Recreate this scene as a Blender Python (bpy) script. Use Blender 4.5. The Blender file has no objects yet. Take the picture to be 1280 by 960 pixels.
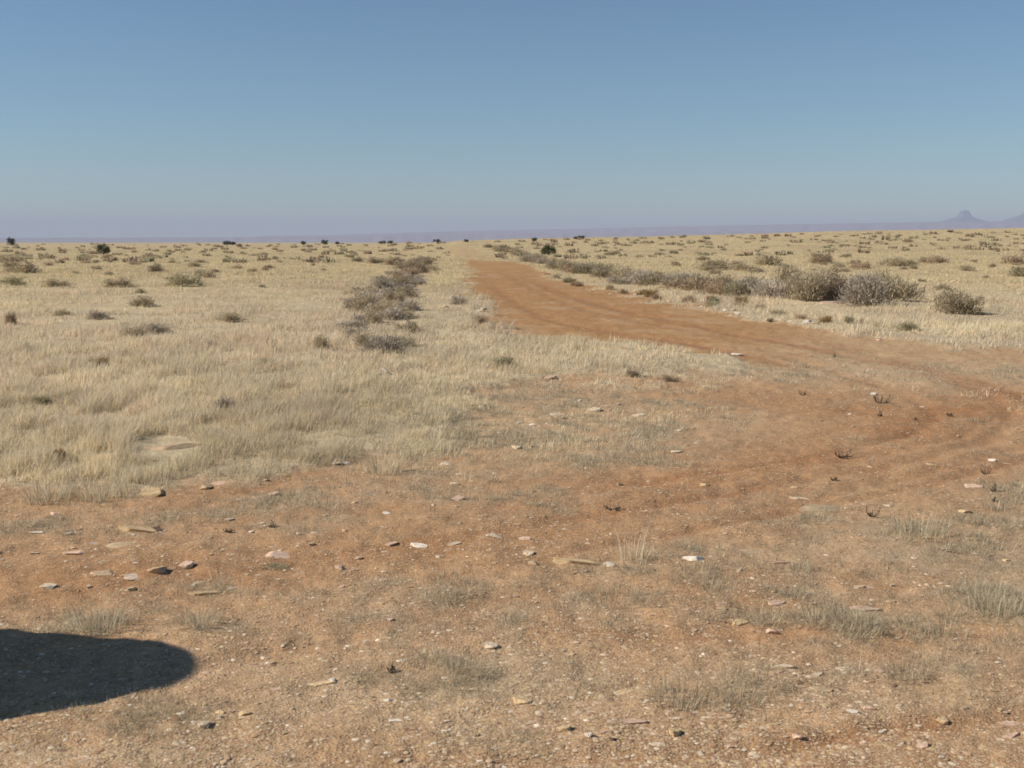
import bpy, bmesh, math, random
import numpy as np
from mathutils import Vector, Matrix, noise as mnoise

# ------------------------------------------------------------------ camera, sky, sun, exposure
SC = bpy.context.scene
COL = SC.collection
R = math.radians
CAM_H = 1.7
F = 1370.0                       # focal length in pixels of a 1280 px wide picture
YH = 303.0                       # row of the true horizon
PITCH = math.atan((480.0 - YH) / F)

cam_d = bpy.data.cameras.new("camera")
cam = bpy.data.objects.new("camera", cam_d)
COL.objects.link(cam)
cam.location = (0, 0, CAM_H)
cam.rotation_euler = (math.pi / 2 - PITCH, 0, 0)
cam_d.sensor_width = 36.0
cam_d.lens = F / 1280.0 * 36.0
cam_d.clip_start = 0.05
cam_d.clip_end = 60000.0
cam_d.dof.use_dof = True
cam_d.dof.focus_distance = 24.0
cam_d.dof.aperture_fstop = 9.0
SC.camera = cam

SUN_EL = 34.0
SUN_AZ = -97.0                   # compass angle of the sun, clockwise from +Y: low on the left
w = bpy.data.worlds.new("World")
SC.world = w
w.use_nodes = True
nt = w.node_tree
bg = nt.nodes["Background"]
sky = nt.nodes.new("ShaderNodeTexSky")
sky.sky_type = 'NISHITA'
sky.sun_disc = False
sky.sun_elevation = R(SUN_EL)
sky.sun_rotation = R(SUN_AZ)
sky.altitude = 1600
sky.air_density = 1.2
sky.dust_density = 0.0
sky.ozone_density = 3.0
tint = nt.nodes.new("ShaderNodeVectorMath")          # colour of clear desert air
tint.operation = 'MULTIPLY'
tint.inputs[1].default_value = (0.86, 1.04, 1.10)
nt.links.new(sky.outputs[0], tint.inputs[0])
nt.links.new(tint.outputs[0], bg.inputs[0])
bg.inputs[1].default_value = 0.061

sd = bpy.data.lights.new("sun", 'SUN')
sd.energy = 4.7
sd.angle = R(0.5)
sd.color = (1.0, 0.93, 0.83)
sun = bpy.data.objects.new("sun", sd)
COL.objects.link(sun)
_dir = Vector((math.sin(R(SUN_AZ)) * math.cos(R(SUN_EL)), math.cos(R(SUN_AZ)) * math.cos(R(SUN_EL)), math.sin(R(SUN_EL))))
sun.rotation_euler = _dir.to_track_quat('Z', 'Y').to_euler()

SC.view_settings.view_transform = 'Standard'
SC.view_settings.look = 'None'
SC.view_settings.gamma = 1.0
SC.view_settings.exposure = 0.38
SC.render.engine = 'CYCLES'
SC.cycles.pixel_filter_type = 'BLACKMAN_HARRIS'
SC.cycles.filter_width = 1.65
SC.cycles.volume_bounces = 0
SC.cycles.max_bounces = 4
SC.cycles.diffuse_bounces = 3
SC.cycles.transparent_max_bounces = 8

rng = np.random.default_rng(7)
random.seed(7)

# ------------------------------------------------------------------ helpers
def srgb(r, g, b):
    f = lambda c: c / 12.92 if c <= 0.04045 else ((c + 0.055) / 1.055) ** 2.4
    return (f(r / 255.0), f(g / 255.0), f(b / 255.0))

def _h(ix, iy, seed):
    h = (ix.astype(np.int64) * 374761393 + iy.astype(np.int64) * 668265263 + seed * 1442695041) & 0xFFFFFFFF
    h = ((h ^ (h >> 13)) * 1274126177) & 0xFFFFFFFF
    h = h ^ (h >> 16)
    return (h & 0xFFFFFF) / float(0xFFFFFF)

def vnoise(x, y, seed=0):
    xi = np.floor(x); yi = np.floor(y)
    fx = x - xi; fy = y - yi
    fx = fx * fx * (3 - 2 * fx); fy = fy * fy * (3 - 2 * fy)
    a = _h(xi, yi, seed); b = _h(xi + 1, yi, seed); c = _h(xi, yi + 1, seed); d = _h(xi + 1, yi + 1, seed)
    return (a * (1 - fx) + b * fx) * (1 - fy) + (c * (1 - fx) + d * fx) * fy

def fbm(x, y, seed=0, octs=3):
    s = 0.0; a = 0.5; t = 0.0
    for k in range(octs):
        s = s + a * vnoise(x * 2 ** k + 13.7 * k, y * 2 ** k - 7.1 * k, seed + k)
        t += a; a *= 0.5
    return s / t                                     # 0..1

def sstep(a, b, x):
    t = np.clip((x - a) / (b - a), 0, 1)
    return t * t * (3 - 2 * t)

def project(x, y, z):
    dz = z - CAM_H
    cp, sp = math.cos(PITCH), math.sin(PITCH)
    dep = y * cp - dz * sp
    up = y * sp + dz * cp
    bad = dep < 0.4
    dep = np.where(bad, 0.4, dep)
    u = 640 + x / dep * F
    v = 480 - up / dep * F
    v = np.where(bad, 1600, v)
    return np.clip(u, -900, 2200), np.clip(v, 200, 1600)

# ------------------------------------------------------------------ terrain
_HX = np.array([-900, 0, 400, 560, 640, 760, 900, 1000, 1170, 1280, 1600, 2200.])
_HY = np.array([303.5, 303.5, 303, 302, 300.0, 297.0, 294.0, 292.0, 289.5, 288.0, 287, 287.])

def ground_z(x, y):
    x = np.asarray(x, float); y = np.asarray(y, float)
    r = np.sqrt(x * x + y * y)
    front = y > 1.0
    u = np.where(front, 640 + F * x / np.where(front, y, 1.0), np.where(x > 0, 2200, -900))
    u = np.clip(u, -900, 2200)
    e = (YH - np.interp(u, _HX, _HY)) / F
    crest = 360.0
    ride = sstep(-0.5, 1.5, (YH - np.interp(u, _HX, _HY)))
    top = (e * crest + CAM_H) * ride
    z = top * sstep(55, crest, r) ** 1.15 - top * 0.9 * sstep(crest * 1.1, 1500, r)
    und = (fbm(x / 45.0, y / 45.0, 3, 2) - 0.5) * 0.5 * sstep(25, 90, r) * (1 - sstep(500, 900, r))
    return z + und

# hand-surveyed ground regions, given by the rows and columns where their corners show
ROAD = [(580, 325), (650, 327), (672, 336), (700, 349), (760, 362), (830, 377), (900, 388), (960, 402), (1040, 414),
        (1120, 422), (1240, 436), (1700, 470), (1700, 500), (1100, 470), (930, 462), (925, 458), (885, 441), (770, 430),
        (680, 427), (632, 414), (606, 400), (592, 376), (584, 350)]
TRACK_FAR = [(552, 309), (588, 308), (604, 318), (640, 324), (585, 324), (562, 318)]
YARD = [(-900, 640), (0, 628), (70, 624), (130, 614), (200, 604), (300, 592), (350, 577), (440, 562), (510, 548),
        (530, 522), (560, 506), (610, 492), (660, 480), (760, 472), (880, 472), (940, 464), (985, 452), (1120, 446),
        (1290, 462), (2200, 560), (2200, 1600), (-900, 1600)]

def inpoly(px, py, poly):
    ins = np.zeros(px.shape, bool)
    n = len(poly)
    for i in range(n):
        x0, y0 = poly[i]; x1, y1 = poly[(i + 1) % n]
        if y0 == y1: continue
        c = ((y0 > py) != (y1 > py)) & (px < (x1 - x0) * (py - y0) / (y1 - y0) + x0)
        ins ^= c
    return ins

def soft_poly(x, y, u, v, poly, seed):
    """membership of ground points, edge broken up with noise"""
    sc = np.clip((v - YH), 3, 400)
    ju = ((fbm(x * 1.3, y * 1.3, seed, 4) - .5) * 1.1 + (fbm(x * .35, y * .2, seed + 3, 3) - .5) * .8) * sc
    jv = (fbm(x * 1.1, y * 1.1, seed + 9, 4) - .5) * sc * 0.24
    acc = np.zeros(u.shape)
    for du, dv in ((0, 0), (-.09, 0), (.09, 0), (0, -.02), (0, .02)):
        acc += inpoly(u + ju + du * sc, v + jv + dv * sc, poly)
    return acc / 5.0

# short grey grass: (u, v, half width, half height, strength, tilt)
SPARSE = [(620, 540, 150, 44, .85, -.1), (790, 525, 110, 24, .6, 0), (540, 588, 230, 16, .5, -.06), (180, 650, 300, 14, .5, -.1),
          (1150, 458, 230, 18, .6, .05), (990, 470, 140, 9, .5, .05), (220, 772, 290, 16, .55, -.03), (470, 745, 260, 18, .45, -.05),
          (760, 740, 190, 34, .6, -.05), (850, 690, 80, 26, .35, 0), (1150, 665, 120, 36, .6, 0), (1240, 760, 120, 62, .8, 0),
          (1050, 774, 170, 13, .95, .03), (850, 862, 110, 32, .65, 0), (1130, 835, 190, 44, .55, 0), (980, 730, 220, 36, .35, 0),
          (340, 706, 44, 6, .8, 0), (1240, 625, 70, 30, .5, 0), (960, 610, 70, 8, .45, 0), (430, 790, 60, 9, .5, 0),
          (1500, 700, 300, 160, .7, 0), (-200, 700, 160, 60, .6, 0), (700, 580, 120, 12, .45, -.05), (700, 545, 190, 30, .9, 0), (600, 520, 110, 34, 1, 0), (470, 610, 200, 12, .6, -.08), (330, 740, 160, 14, .5, 0), (700, 770, 200, 20, .5, 0), (900, 720, 160, 20, .5, 0), (1180, 700, 140, 30, .7, 0), (560, 850, 200, 20, .3, 0), (980, 520, 60, 8, .3, 0),
          (560, 620, 260, 9, .45, -.04), (640, 780, 120, 7, .4, 0), (1000, 650, 130, 8, .4, 0), (1180, 875, 120, 26, .5, 0), (900, 650, 60, 8, .4, 0)]
SEMI = [(610, 505, 95, 30, .9, 0), (700, 500, 150, 30, .9, 0), (800, 515, 100, 24, .7, 0), (620, 560, 140, 22, .7, -.1), (740, 530, 130, 16, .4, 0), (560, 545, 60, 18, .55, -.2), (480, 575, 90, 14, .45, -.2),
        (330, 605, 120, 12, .35, -.1), (90, 635, 180, 10, .55, -.04), (1150, 448, 240, 18, .95, .06), (1260, 470, 150, 22, .8, .05), (880, 470, 60, 12, .5, 0)]
RED = [(150, 720, 240, 34, .8, -.05), (360, 582, 130, 22, .9, -.25), (900, 600, 330, 40, .7, -.12), (1190, 520, 210, 34, 1, -.25), (1000, 505, 220, 18, .7, .05),
       (560, 680, 300, 26, .55, -.06), (640, 950, 420, 10, .8, 0), (1150, 905, 220, 10, .9, -.12), (870, 790, 330, 14, .6, .02), (900, 740, 120, 30, .5, 0),
       (420, 640, 260, 8, .5, -.08), (1100, 590, 200, 20, .5, -.1), (540, 560, 100, 10, .6, -.1)]
TAN = [(1180, 458, 260, 24, 1.1, .04), (960, 462, 160, 12, .8, 0), (640, 530, 230, 40, .6, 0), (500, 870, 220, 60, .8, 0), (150, 948, 230, 12, 1.3, .02), (300, 840, 200, 40, .5, 0), (1000, 690, 200, 14, .5, 0), (700, 880, 180, 40, .4, 0), (1100, 870, 200, 30, .4, 0)]
# tyre marks curving through the yard
RUTS = [([(960, 412), (1100, 445), (1210, 480), (1262, 515), (1230, 550), (1120, 580), (950, 610), (700, 650), (400, 700)], 3.5, 1.0),
        ([(1000, 425), (1150, 458), (1290, 500), (1345, 535), (1290, 570), (1160, 604), (980, 640), (720, 690), (420, 750)], 4.0, 1.0),
        ([(930, 430), (1040, 464), (1130, 493), (1168, 520), (1130, 545), (1000, 574), (820, 600), (560, 640)], 3.0, .8),
        ([(1400, 480), (1290, 500), (1200, 545), (1080, 570), (900, 592)], 3.0, .7),
        ([(1400, 540), (1290, 556), (1170, 588), (1040, 618), (820, 664)], 4.0, .7),
        ([(640, 340), (690, 362), (760, 384), (860, 406), (1000, 432), (1150, 462), (1290, 490)], 2.2, 1.0),
        ([(600, 340), (632, 370), (690, 400), (770, 416), (860, 430), (980, 455), (1100, 490)], 2.2, 1.0),
        ([(620, 334), (660, 358), (720, 384), (810, 404), (930, 428)], 1.6, .6),
        ([(600, 672), (300, 712), (-100, 770)], 6, .4), ([(700, 730), (400, 800), (0, 880)], 7, .35),
        ([(500, 945), (760, 948), (950, 936), (1100, 910), (1290, 893), (1500, 880)], 9, .9)]
def strokes(u, v, L):
    s = np.zeros(u.shape)
    for (cx, cy, rx, ry, a, t) in L:
        du = u - cx; dv = (v - cy) - t * du
        q = (du / rx) ** 2 + (dv / ry) ** 2
        s = np.maximum(s, a * np.exp(-q * 0.9))
    return s

def rut_field(u, v):
    s = np.zeros(u.shape)
    for pts, wd, st in RUTS:
        n_ = len(pts) - 1
        P = []                                            # smooth the line first
        for i in range(n_):
            p0, p1, p2, p3 = [np.array(pts[min(max(k, 0), n_)], float) for k in (i - 1, i, i + 1, i + 2)]
            for t_ in (0, .34, .67):
                P.append(.5 * (2 * p1 + (p2 - p0) * t_ + (2 * p0 - 5 * p1 + 4 * p2 - p3) * t_ ** 2 + (3 * p1 - p0 - 3 * p2 + p3) * t_ ** 3))
        P.append(np.array(pts[-1], float)); m_ = len(P) - 1
        for i in range(m_):
            (x0, y0), (x1, y1) = P[i], P[i + 1]
            k = .22
            ax, ay = (x1 - x0) * k, y1 - y0
            near = np.nonzero((v > min(y0, y1) - 3 * wd) & (v < max(y0, y1) + 3 * wd) & (u > min(x0, x1) - 14 * wd) & (u < max(x0, x1) + 14 * wd))[0]
            if not len(near): continue
            un, vn = u[near], v[near]
            t_ = np.clip(((un - x0) * k * ax + (vn - y0) * ay) / (ax * ax + ay * ay), 0, 1)
            d2 = ((un - x0) * k - ax * t_) ** 2 + (vn - y0 - ay * t_) ** 2
            q_ = (i + t_) / m_
            s[near] = np.maximum(s[near], st * np.clip(q_ / .15, 0, 1) * np.clip((1 - q_) / .2, 0, 1) * np.exp(-d2 / wd ** 2))
    return s

def fields(x, y):
    z = ground_z(x, y)
    u, v = project(x, y, z)
    road = np.maximum(soft_poly(x, y, u, v, ROAD, 21), 0.40 * soft_poly(x, y, u, v, TRACK_FAR, 22))
    yard = soft_poly(x, y, u, v, YARD, 31)
    bare = np.clip(road + yard, 0, 1)
    n = fbm(x * 1.4, y * 1.4, 41, 3)
    n2 = fbm(x * 6, y * 6, 44, 2)
    sp = strokes(u, v, SPARSE) * np.clip(2.0 * n - .35 + 1.9 * (n2 - .5), 0, 1.3) * 1.25
    sp = np.clip(sp + 0.9 * np.clip(n * n2 * 2.2 - .62, 0, 1) * yard, 0, 1) * (1 - np.clip(road - .0, 0, 1) * (v < 440))
    sp = sp * (1 - .65 * np.clip(rut_field(u, v), 0, 1) * (u > 500)) * (1 - .5 * np.exp(-(((u - 1120) / 230) ** 2 + ((v - 545) / 48) ** 2)))
    sp = sp * (0.25 + 0.75 * (yard + (1 - bare)).clip(0, 1))
    return z, u, v, road, yard, bare, sp

def ray_ground(px, py):
    """where the line of sight through a picture point meets the ground"""
    cp, sp = math.cos(PITCH), math.sin(PITCH)
    dx = (px - 640) / F; dy = (480 - py) / F
    d = np.array([dx, cp + dy * sp, -sp + dy * cp])
    t = np.geomspace(2.0, 3000.0, 6000)
    X = d[0] * t; Y = d[1] * t; Z = CAM_H + d[2] * t
    below = Z <= ground_z(X, Y)
    i = int(np.argmax(below)) if below.any() else None
    if i is None or i == 0: i = int(np.argmin(np.where(t > 50, np.abs(Z - ground_z(X, Y)), 1e9)))
    return float(X[i]), float(Y[i])

MICRO = 0.014
def ground_full(x, y, bare=None, rut=None):
    z = ground_z(x, y)
    if bare is not None and rut is None:
        u_, v_ = project(x, y, z); rut = rut_field(u_, v_) * bare
    r = np.sqrt(x * x + y * y)
    k = 1 - sstep(30, 120, r)
    z = z + k * MICRO * 2 * ((fbm(x * 2.2, y * 2.2, 61, 3) - .5) * 1.6 + (fbm(x * 9, y * 9, 63, 3) - .5) * .85)
    if bare is not None:
        z = z + (1 - bare) * 0.035 * sstep(5, 12, r)
    if rut is not None:
        z = z - rut * 0.018 * k
    return z

ang_f = np.linspace(-34, 34, 760)
ang_b = np.concatenate([np.linspace(34, 326, 120)[1:-1]])
ang = np.radians(np.concatenate([ang_f, ang_b]))
rad = np.concatenate([[0.6, 1.2, 1.8, 2.3], np.geomspace(2.7, 1200, 760), np.geomspace(1300, 21000, 30)])
A, RR = np.meshgrid(ang, rad)
GX = RR * np.sin(A); GY = RR * np.cos(A)
gx = GX.ravel(); gy = GY.ravel()
_z, GU, GV, g_road, g_yard, g_bare, g_sp = fields(gx, gy)
g_rut = rut_field(GU, GV) * g_bare
gz = ground_full(gx, gy, g_bare, g_rut)

def mixc(a, b, t):
    return a * (1 - t)[:, None] + np.array(b)[None, :] * t[:, None]

n1 = fbm(gx * .9, gy * .9, 71, 4); n2 = fbm(gx * 5, gy * 5, 72, 3); n3 = fbm(gx * .12, gy * .12, 73, 3)
n4 = fbm(gx * 22, gy * 22, 75, 2)
c_gravel = np.array([0.415, 0.255, 0.137]); c_red = [0.34, 0.172, 0.078]; c_tan = [0.47, 0.33, 0.195]
c_road = [0.365, 0.200, 0.088]; c_grey = [0.36, 0.29, 0.19]; c_straw = [0.50, 0.40, 0.25]; c_soil = [0.40, 0.26, 0.16]
col = np.tile(c_gravel, (gx.size, 1))
col = mixc(col, c_red, np.clip(strokes(GU, GV, RED) * (0.35 + 1.1 * n1), 0, 1))
col = mixc(col, c_tan, np.clip(strokes(GU, GV, TAN) * (0.5 + .8 * n2), 0, 1))
col = mixc(col, c_road, np.clip(g_road * 1.0 - .15 * n2, 0, 1) * (1 - .7 * sstep(860, 1060, GU)))
col = mixc(col, c_tan, np.clip(g_road * (n1 * 2.4 - 1.2), 0, .35))
grassy = 1 - g_bare
gc = mixc(np.tile(np.array(c_straw), (gx.size, 1)), c_soil, np.clip(1.5 * n1 - .75 + .35 * (n2 - .5), 0, 1) * (1 - .75 * sstep(18, 60, RR.ravel())))
gc = mixc(gc, [0.34, 0.25, 0.17], np.clip(n3 * 2.0 - 1.0, 0, .5))
gc = gc * (1 - sstep(20, 70, RR.ravel())[:, None] * np.array([.06, .09, .20])[None])
col = col * (1 - grassy)[:, None] + gc * grassy[:, None]
col = mixc(col, c_grey, np.clip(g_sp * .65, 0, .55))
col = mixc(col, [0.27, 0.125, 0.058], np.clip(g_rut * 0.8 * np.clip(2.0 * n1 - .45 + .6 * (n2 - .5), 0, .85), 0, 1))
col = col * (0.90 + 0.20 * n2 + 0.16 * (n4 - .5))[:, None]

def mesh_from(name, verts, faces=None, loops=None, colors=None, mat=None, smooth=False):
    me = bpy.data.meshes.new(name)
    verts = np.asarray(verts, np.float32)
    faces = np.asarray(faces, np.int32)
    k = faces.shape[1]
    me.vertices.add(len(verts)); me.vertices.foreach_set('co', verts.ravel())
    me.loops.add(faces.size); me.loops.foreach_set('vertex_index', faces.ravel())
    me.polygons.add(len(faces)); me.polygons.foreach_set('loop_start', np.arange(0, faces.size, k, dtype=np.int32))
    me.polygons.foreach_set('loop_total', np.full(len(faces), k, np.int32))
    if smooth: me.polygons.foreach_set('use_smooth', np.ones(len(faces), bool))
    me.update(calc_edges=True)
    if colors is not None:
        ca = me.color_attributes.new('col', 'FLOAT_COLOR', 'POINT')
        c4 = np.ones((len(verts), 4), np.float32); c4[:, :3] = np.clip(colors, 0, 1)
        ca.data.foreach_set('color', c4.ravel())
    if mat: me.materials.append(mat)
    return me

def link(name, me, parent=None):
    o = bpy.data.objects.new(name, me)
    COL.objects.link(o)
    if parent: o.parent = parent
    return o

def tag(o, label=None, cat=None, group=None, kind=None):
    if label: o['label'] = label
    if cat: o['category'] = cat
    if group: o['group'] = group
    if kind: o['kind'] = kind
    return o

# ------------------------------------------------------------------ materials
def new_mat(name):
    m = bpy.data.materials.new(name); m.use_nodes = True
    n = m.node_tree.nodes; b = n['Principled BSDF']
    return m, m.node_tree, n, b

def simple_mat(name, color, rough=0.9, noise_scale=30, var=0.25, spec=0.2, metal=0.0, bump=0.0):
    m, t, n, b = new_mat(name)
    tc = n.new('ShaderNodeTexCoord'); no = n.new('ShaderNodeTexNoise')
    no.inputs['Scale'].default_value = noise_scale; no.inputs['Detail'].default_value = 5
    oi = n.new('ShaderNodeObjectInfo')
    mr = n.new('ShaderNodeMapRange'); mr.inputs['From Min'].default_value = .3; mr.inputs['From Max'].default_value = .7
    mr.inputs['To Min'].default_value = 1 - var; mr.inputs['To Max'].default_value = 1 + var
    mr2 = n.new('ShaderNodeMapRange'); mr2.inputs['To Min'].default_value = 1 - var * .5; mr2.inputs['To Max'].default_value = 1 + var * .5
    mu = n.new('ShaderNodeMath'); mu.operation = 'MULTIPLY'
    hs = n.new('ShaderNodeVectorMath'); hs.operation = 'SCALE'; hs.inputs[0].default_value = color[:3]
    t.links.new(tc.outputs['Object'], no.inputs['Vector']); t.links.new(no.outputs[0], mr.inputs['Value'])
    t.links.new(oi.outputs['Random'], mr2.inputs['Value'])
    t.links.new(mr.outputs[0], mu.inputs[0]); t.links.new(mr2.outputs[0], mu.inputs[1])
    t.links.new(mu.outputs[0], hs.inputs['Scale']); t.links.new(hs.outputs[0], b.inputs['Base Color'])
    b.inputs['Roughness'].default_value = rough; b.inputs['Specular IOR Level'].default_value = spec; b.inputs['Metallic'].default_value = metal
    if bump > 0:
        bp = n.new('ShaderNodeBump'); bp.inputs['Strength'].default_value = bump; bp.inputs['Distance'].default_value = 0.01
        t.links.new(no.outputs[0], bp.inputs['Height']); t.links.new(bp.outputs[0], b.inputs['Normal'])
    return m

def attr_mat(name, rough=0.95, trans=0.0, rand=0.0):
    m, t, n, b = new_mat(name)
    at = n.new('ShaderNodeAttribute'); at.attribute_name = 'col'
    src = at.outputs['Color']
    if rand:
        oi = n.new('ShaderNodeObjectInfo'); mr = n.new('ShaderNodeMapRange')
        mr.inputs['To Min'].default_value = 1 - rand; mr.inputs['To Max'].default_value = 1 + rand
        sc = n.new('ShaderNodeVectorMath'); sc.operation = 'SCALE'
        t.links.new(oi.outputs['Random'], mr.inputs['Value']); t.links.new(src, sc.inputs[0]); t.links.new(mr.outputs[0], sc.inputs['Scale'])
        src = sc.outputs[0]
    t.links.new(src, b.inputs['Base Color'])
    b.inputs['Roughness'].default_value = rough; b.inputs['Specular IOR Level'].default_value = 0.1
    if trans > 0:
        tr = n.new('ShaderNodeBsdfTranslucent'); mx = n.new('ShaderNodeMixShader'); mx.inputs[0].default_value = trans
        t.links.new(src, tr.inputs['Color']); t.links.new(b.outputs[0], mx.inputs[1]); t.links.new(tr.outputs[0], mx.inputs[2])
        t.links.new(mx.outputs[0], n['Material Output'].inputs['Surface'])
    return m

def ground_mat():
    m, t, n, b = new_mat('desert_ground')
    L = t.links.new
    at = n.new('ShaderNodeAttribute'); at.attribute_name = 'col'
    tc = n.new('ShaderNodeTexCoord')
    def noise(sc, det=4, rough=.6):
        k = n.new('ShaderNodeTexNoise'); k.inputs['Scale'].default_value = sc; k.inputs['Detail'].default_value = det
        k.inputs['Roughness'].default_value = rough; L(tc.outputs['Object'], k.inputs['Vector']); return k
    def mr(src, a, b_, c, d):
        k = n.new('ShaderNodeMapRange'); k.inputs['From Min'].default_value = a; k.inputs['From Max'].default_value = b_
        k.inputs['To Min'].default_value = c; k.inputs['To Max'].default_value = d; L(src, k.inputs['Value']); return k.outputs[0]
    na = noise(34, 6, .7); nb = noise(7, 4)
    ma = mr(na.outputs[0], .3, .7, .70, 1.30); mb = mr(nb.outputs[0], .3, .7, .88, 1.12)
    mu = n.new('ShaderNodeMath'); mu.operation = 'MULTIPLY'; L(ma, mu.inputs[0]); L(mb, mu.inputs[1])
    sc = n.new('ShaderNodeVectorMath'); sc.operation = 'SCALE'; L(at.outputs['Color'], sc.inputs[0]); L(mu.outputs[0], sc.inputs['Scale'])
    # pale and dark grit
    vo = n.new('ShaderNodeTexVoronoi'); vo.inputs['Scale'].default_value = 75; L(tc.outputs['Object'], vo.inputs['Vector'])
    sepc = n.new('ShaderNodeSeparateColor'); L(vo.outputs['Color'], sepc.inputs[0])
    pale = mr(sepc.outputs[0], .80, .84, 0, .5); near = mr(vo.outputs['Distance'], .28, .42, 1, 0)
    pm = n.new('ShaderNodeMath'); pm.operation = 'MULTIPLY'; L(pale, pm.inputs[0]); L(near, pm.inputs[1])
    mx = n.new('ShaderNodeMix'); mx.data_type = 'RGBA'; L(pm.outputs[0], mx.inputs['Factor']); L(sc.outputs[0], mx.inputs['A'])
    mx.inputs['B'].default_value = (.58, .45, .32, 1)
    dark = mr(sepc.outputs[1], .86, .88, 0, .5)
    pd = n.new('ShaderNodeMath'); pd.operation = 'MULTIPLY'; L(dark, pd.inputs[0]); L(near, pd.inputs[1])
    mx2 = n.new('ShaderNodeMix'); mx2.data_type = 'RGBA'; L(pd.outputs[0], mx2.inputs['Factor']); L(mx.outputs['Result'], mx2.inputs['A'])
    mx2.inputs['B'].default_value = (.16, .095, .06, 1)
    L(mx2.outputs['Result'], b.inputs['Base Color'])
    b.inputs['Roughness'].default_value = 1.0; b.inputs['Specular IOR Level'].default_value = 0.05
    bp = n.new('ShaderNodeBump'); bp.inputs['Strength'].default_value = .55; bp.inputs['Distance'].default_value = .012
    ad = n.new('ShaderNodeMath'); ad.operation = 'ADD'; L(na.outputs[0], ad.inputs[0])
    inv = mr(vo.outputs['Distance'], 0, .5, .5, 0); L(inv, ad.inputs[1])
    L(ad.outputs[0], bp.inputs['Height']); L(bp.outputs[0], b.inputs['Normal'])
    return m

M_GROUND = ground_mat()
M_GRASS = attr_mat('dry_grass_blades', trans=0.42)
M_GRAVEL = attr_mat('gravel_stone')
M_SHRUB = attr_mat('shrub_twigs', trans=0.35, rand=0.2)
M_WOOD = simple_mat('grey_dead_wood', (0.22, 0.18, 0.14), bump=.3)
M_JUNIPER = attr_mat('juniper_leaves', trans=0.1, rand=0.15)

# ------------------------------------------------------------------ ground sheet
nr, na_ = A.shape
idx = np.arange(nr * na_).reshape(nr, na_)
q = np.stack([idx[:-1, :], idx[1:, :], np.roll(idx, -1, 1)[1:, :], np.roll(idx, -1, 1)[:-1, :]], -1).reshape(-1, 4)
verts = np.stack([gx, gy, gz], -1)
# inner cap: fan of quads onto a centre vertex is avoided by letting the first ring close on itself
centre = len(verts)
verts = np.vstack([verts, [[0, 0, 0.0]]]); col = np.vstack([col, col[0]])
tri_in = np.stack([np.full(na_, centre), idx[0, :], np.roll(idx[0, :], -1)], -1)
q = q[:, ::-1]
gm = mesh_from('ground', verts, q, colors=col, mat=M_GROUND, smooth=True)
bm = bmesh.new(); bm.from_mesh(gm); bm.verts.ensure_lookup_table()
for a_, b_, c_ in tri_in:
    f = bm.faces.new((bm.verts[a_], bm.verts[c_], bm.verts[b_])); f.smooth = True
bm.to_mesh(gm); bm.free()
tag(link('ground', gm), kind='structure')

# ------------------------------------------------------------------ far mesa and buttes
def strata_mat(name, c1, c2, scale):
    m, t, n, b = new_mat(name)
    tc = n.new('ShaderNodeTexCoord'); mp = n.new('ShaderNodeMapping'); mp.inputs['Scale'].default_value = (.006, .006, .05)
    no = n.new('ShaderNodeTexNoise'); no.inputs['Scale'].default_value = scale; no.inputs['Detail'].default_value = 6
    mr = n.new('ShaderNodeMapRange'); mr.inputs['From Min'].default_value = .35; mr.inputs['From Max'].default_value = .65
    mx = n.new('ShaderNodeMix'); mx.data_type = 'RGBA'
    mx.inputs['A'].default_value = (*c1, 1); mx.inputs['B'].default_value = (*c2, 1)
    t.links.new(tc.outputs['Object'], mp.inputs['Vector']); t.links.new(mp.outputs[0], no.inputs['Vector'])
    t.links.new(no.outputs[0], mr.inputs['Value']); t.links.new(mr.outputs[0], mx.inputs['Factor']); t.links.new(mx.outputs['Result'], b.inputs['Base Color'])
    b.inputs['Roughness'].default_value = 1; b.inputs['Specular IOR Level'].default_value = 0
    return m
M_STRATA = strata_mat('hazy_banded_sandstone', (.29, .26, .29), (.265, .24, .27), 2.0)  # red taken out towards lavender: distance haze painted into the rock colour
M_BUTTE = strata_mat('hazy_butte_rock', (.18, .20, .23), (.12, .14, .17), 1.0)  # bluish and lightened, so part of the haze is in the butte's colour

def ridge(name, dist, prof, base_v, mat, seed, rough=1.0, depth=2500.0, steps=10):
    """a long range of hills: front slope with gullies, flat top running back"""
    us = np.arange(-900, 2200, 4.0)
    pv = np.interp(us, [p[0] for p in prof], [p[1] for p in prof])
    hh = (YH - pv) / F * dist
    th = np.arctan((us - 640) / F)
    V = []
    jag = (fbm(us / 23.0, us * 0 + seed, seed, 4) - .5) * 2
    gul = fbm(us / 9.0, us * 0 + 3.3, seed + 5, 3)
    for k in range(steps + 3):
        if k <= steps:
            s = k / steps
            rr = dist * (0.93 + 0.07 * s) + (gul - .5) * 500 * rough * (1 - s * .5)
            prof_s = 0.25 * s + 0.75 * sstep(.35, .9, np.array([s]))[0]
            if k == 0: zz = hh * 0 - 2
            else: zz = CAM_H + hh * (1 + .06 * rough * jag) * np.clip(prof_s + .12 * (gul - .5) * (1 - s), 0, 1.05)
        else:
            rr = dist + depth * (k - steps) / 2
            zz = CAM_H + hh * (1 + .06 * rough * jag) * (0.97 if k == steps + 1 else 0)
        rr = rr / np.cos(th) * 1.0
        V.append(np.stack([rr * np.sin(th), rr * np.cos(th), zz + 0 * th], -1))
    V = np.array(V); a, b_, _ = V.shape
    ii = np.arange(a * b_).reshape(a, b_)
    fq = np.stack([ii[:-1, :-1], ii[:-1, 1:], ii[1:, 1:], ii[1:, :-1]], -1).reshape(-1, 4)
    o = link(name, mesh_from(name, V.reshape(-1, 3), fq, mat=mat))
    tag(o, kind='structure')
    return o

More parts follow.
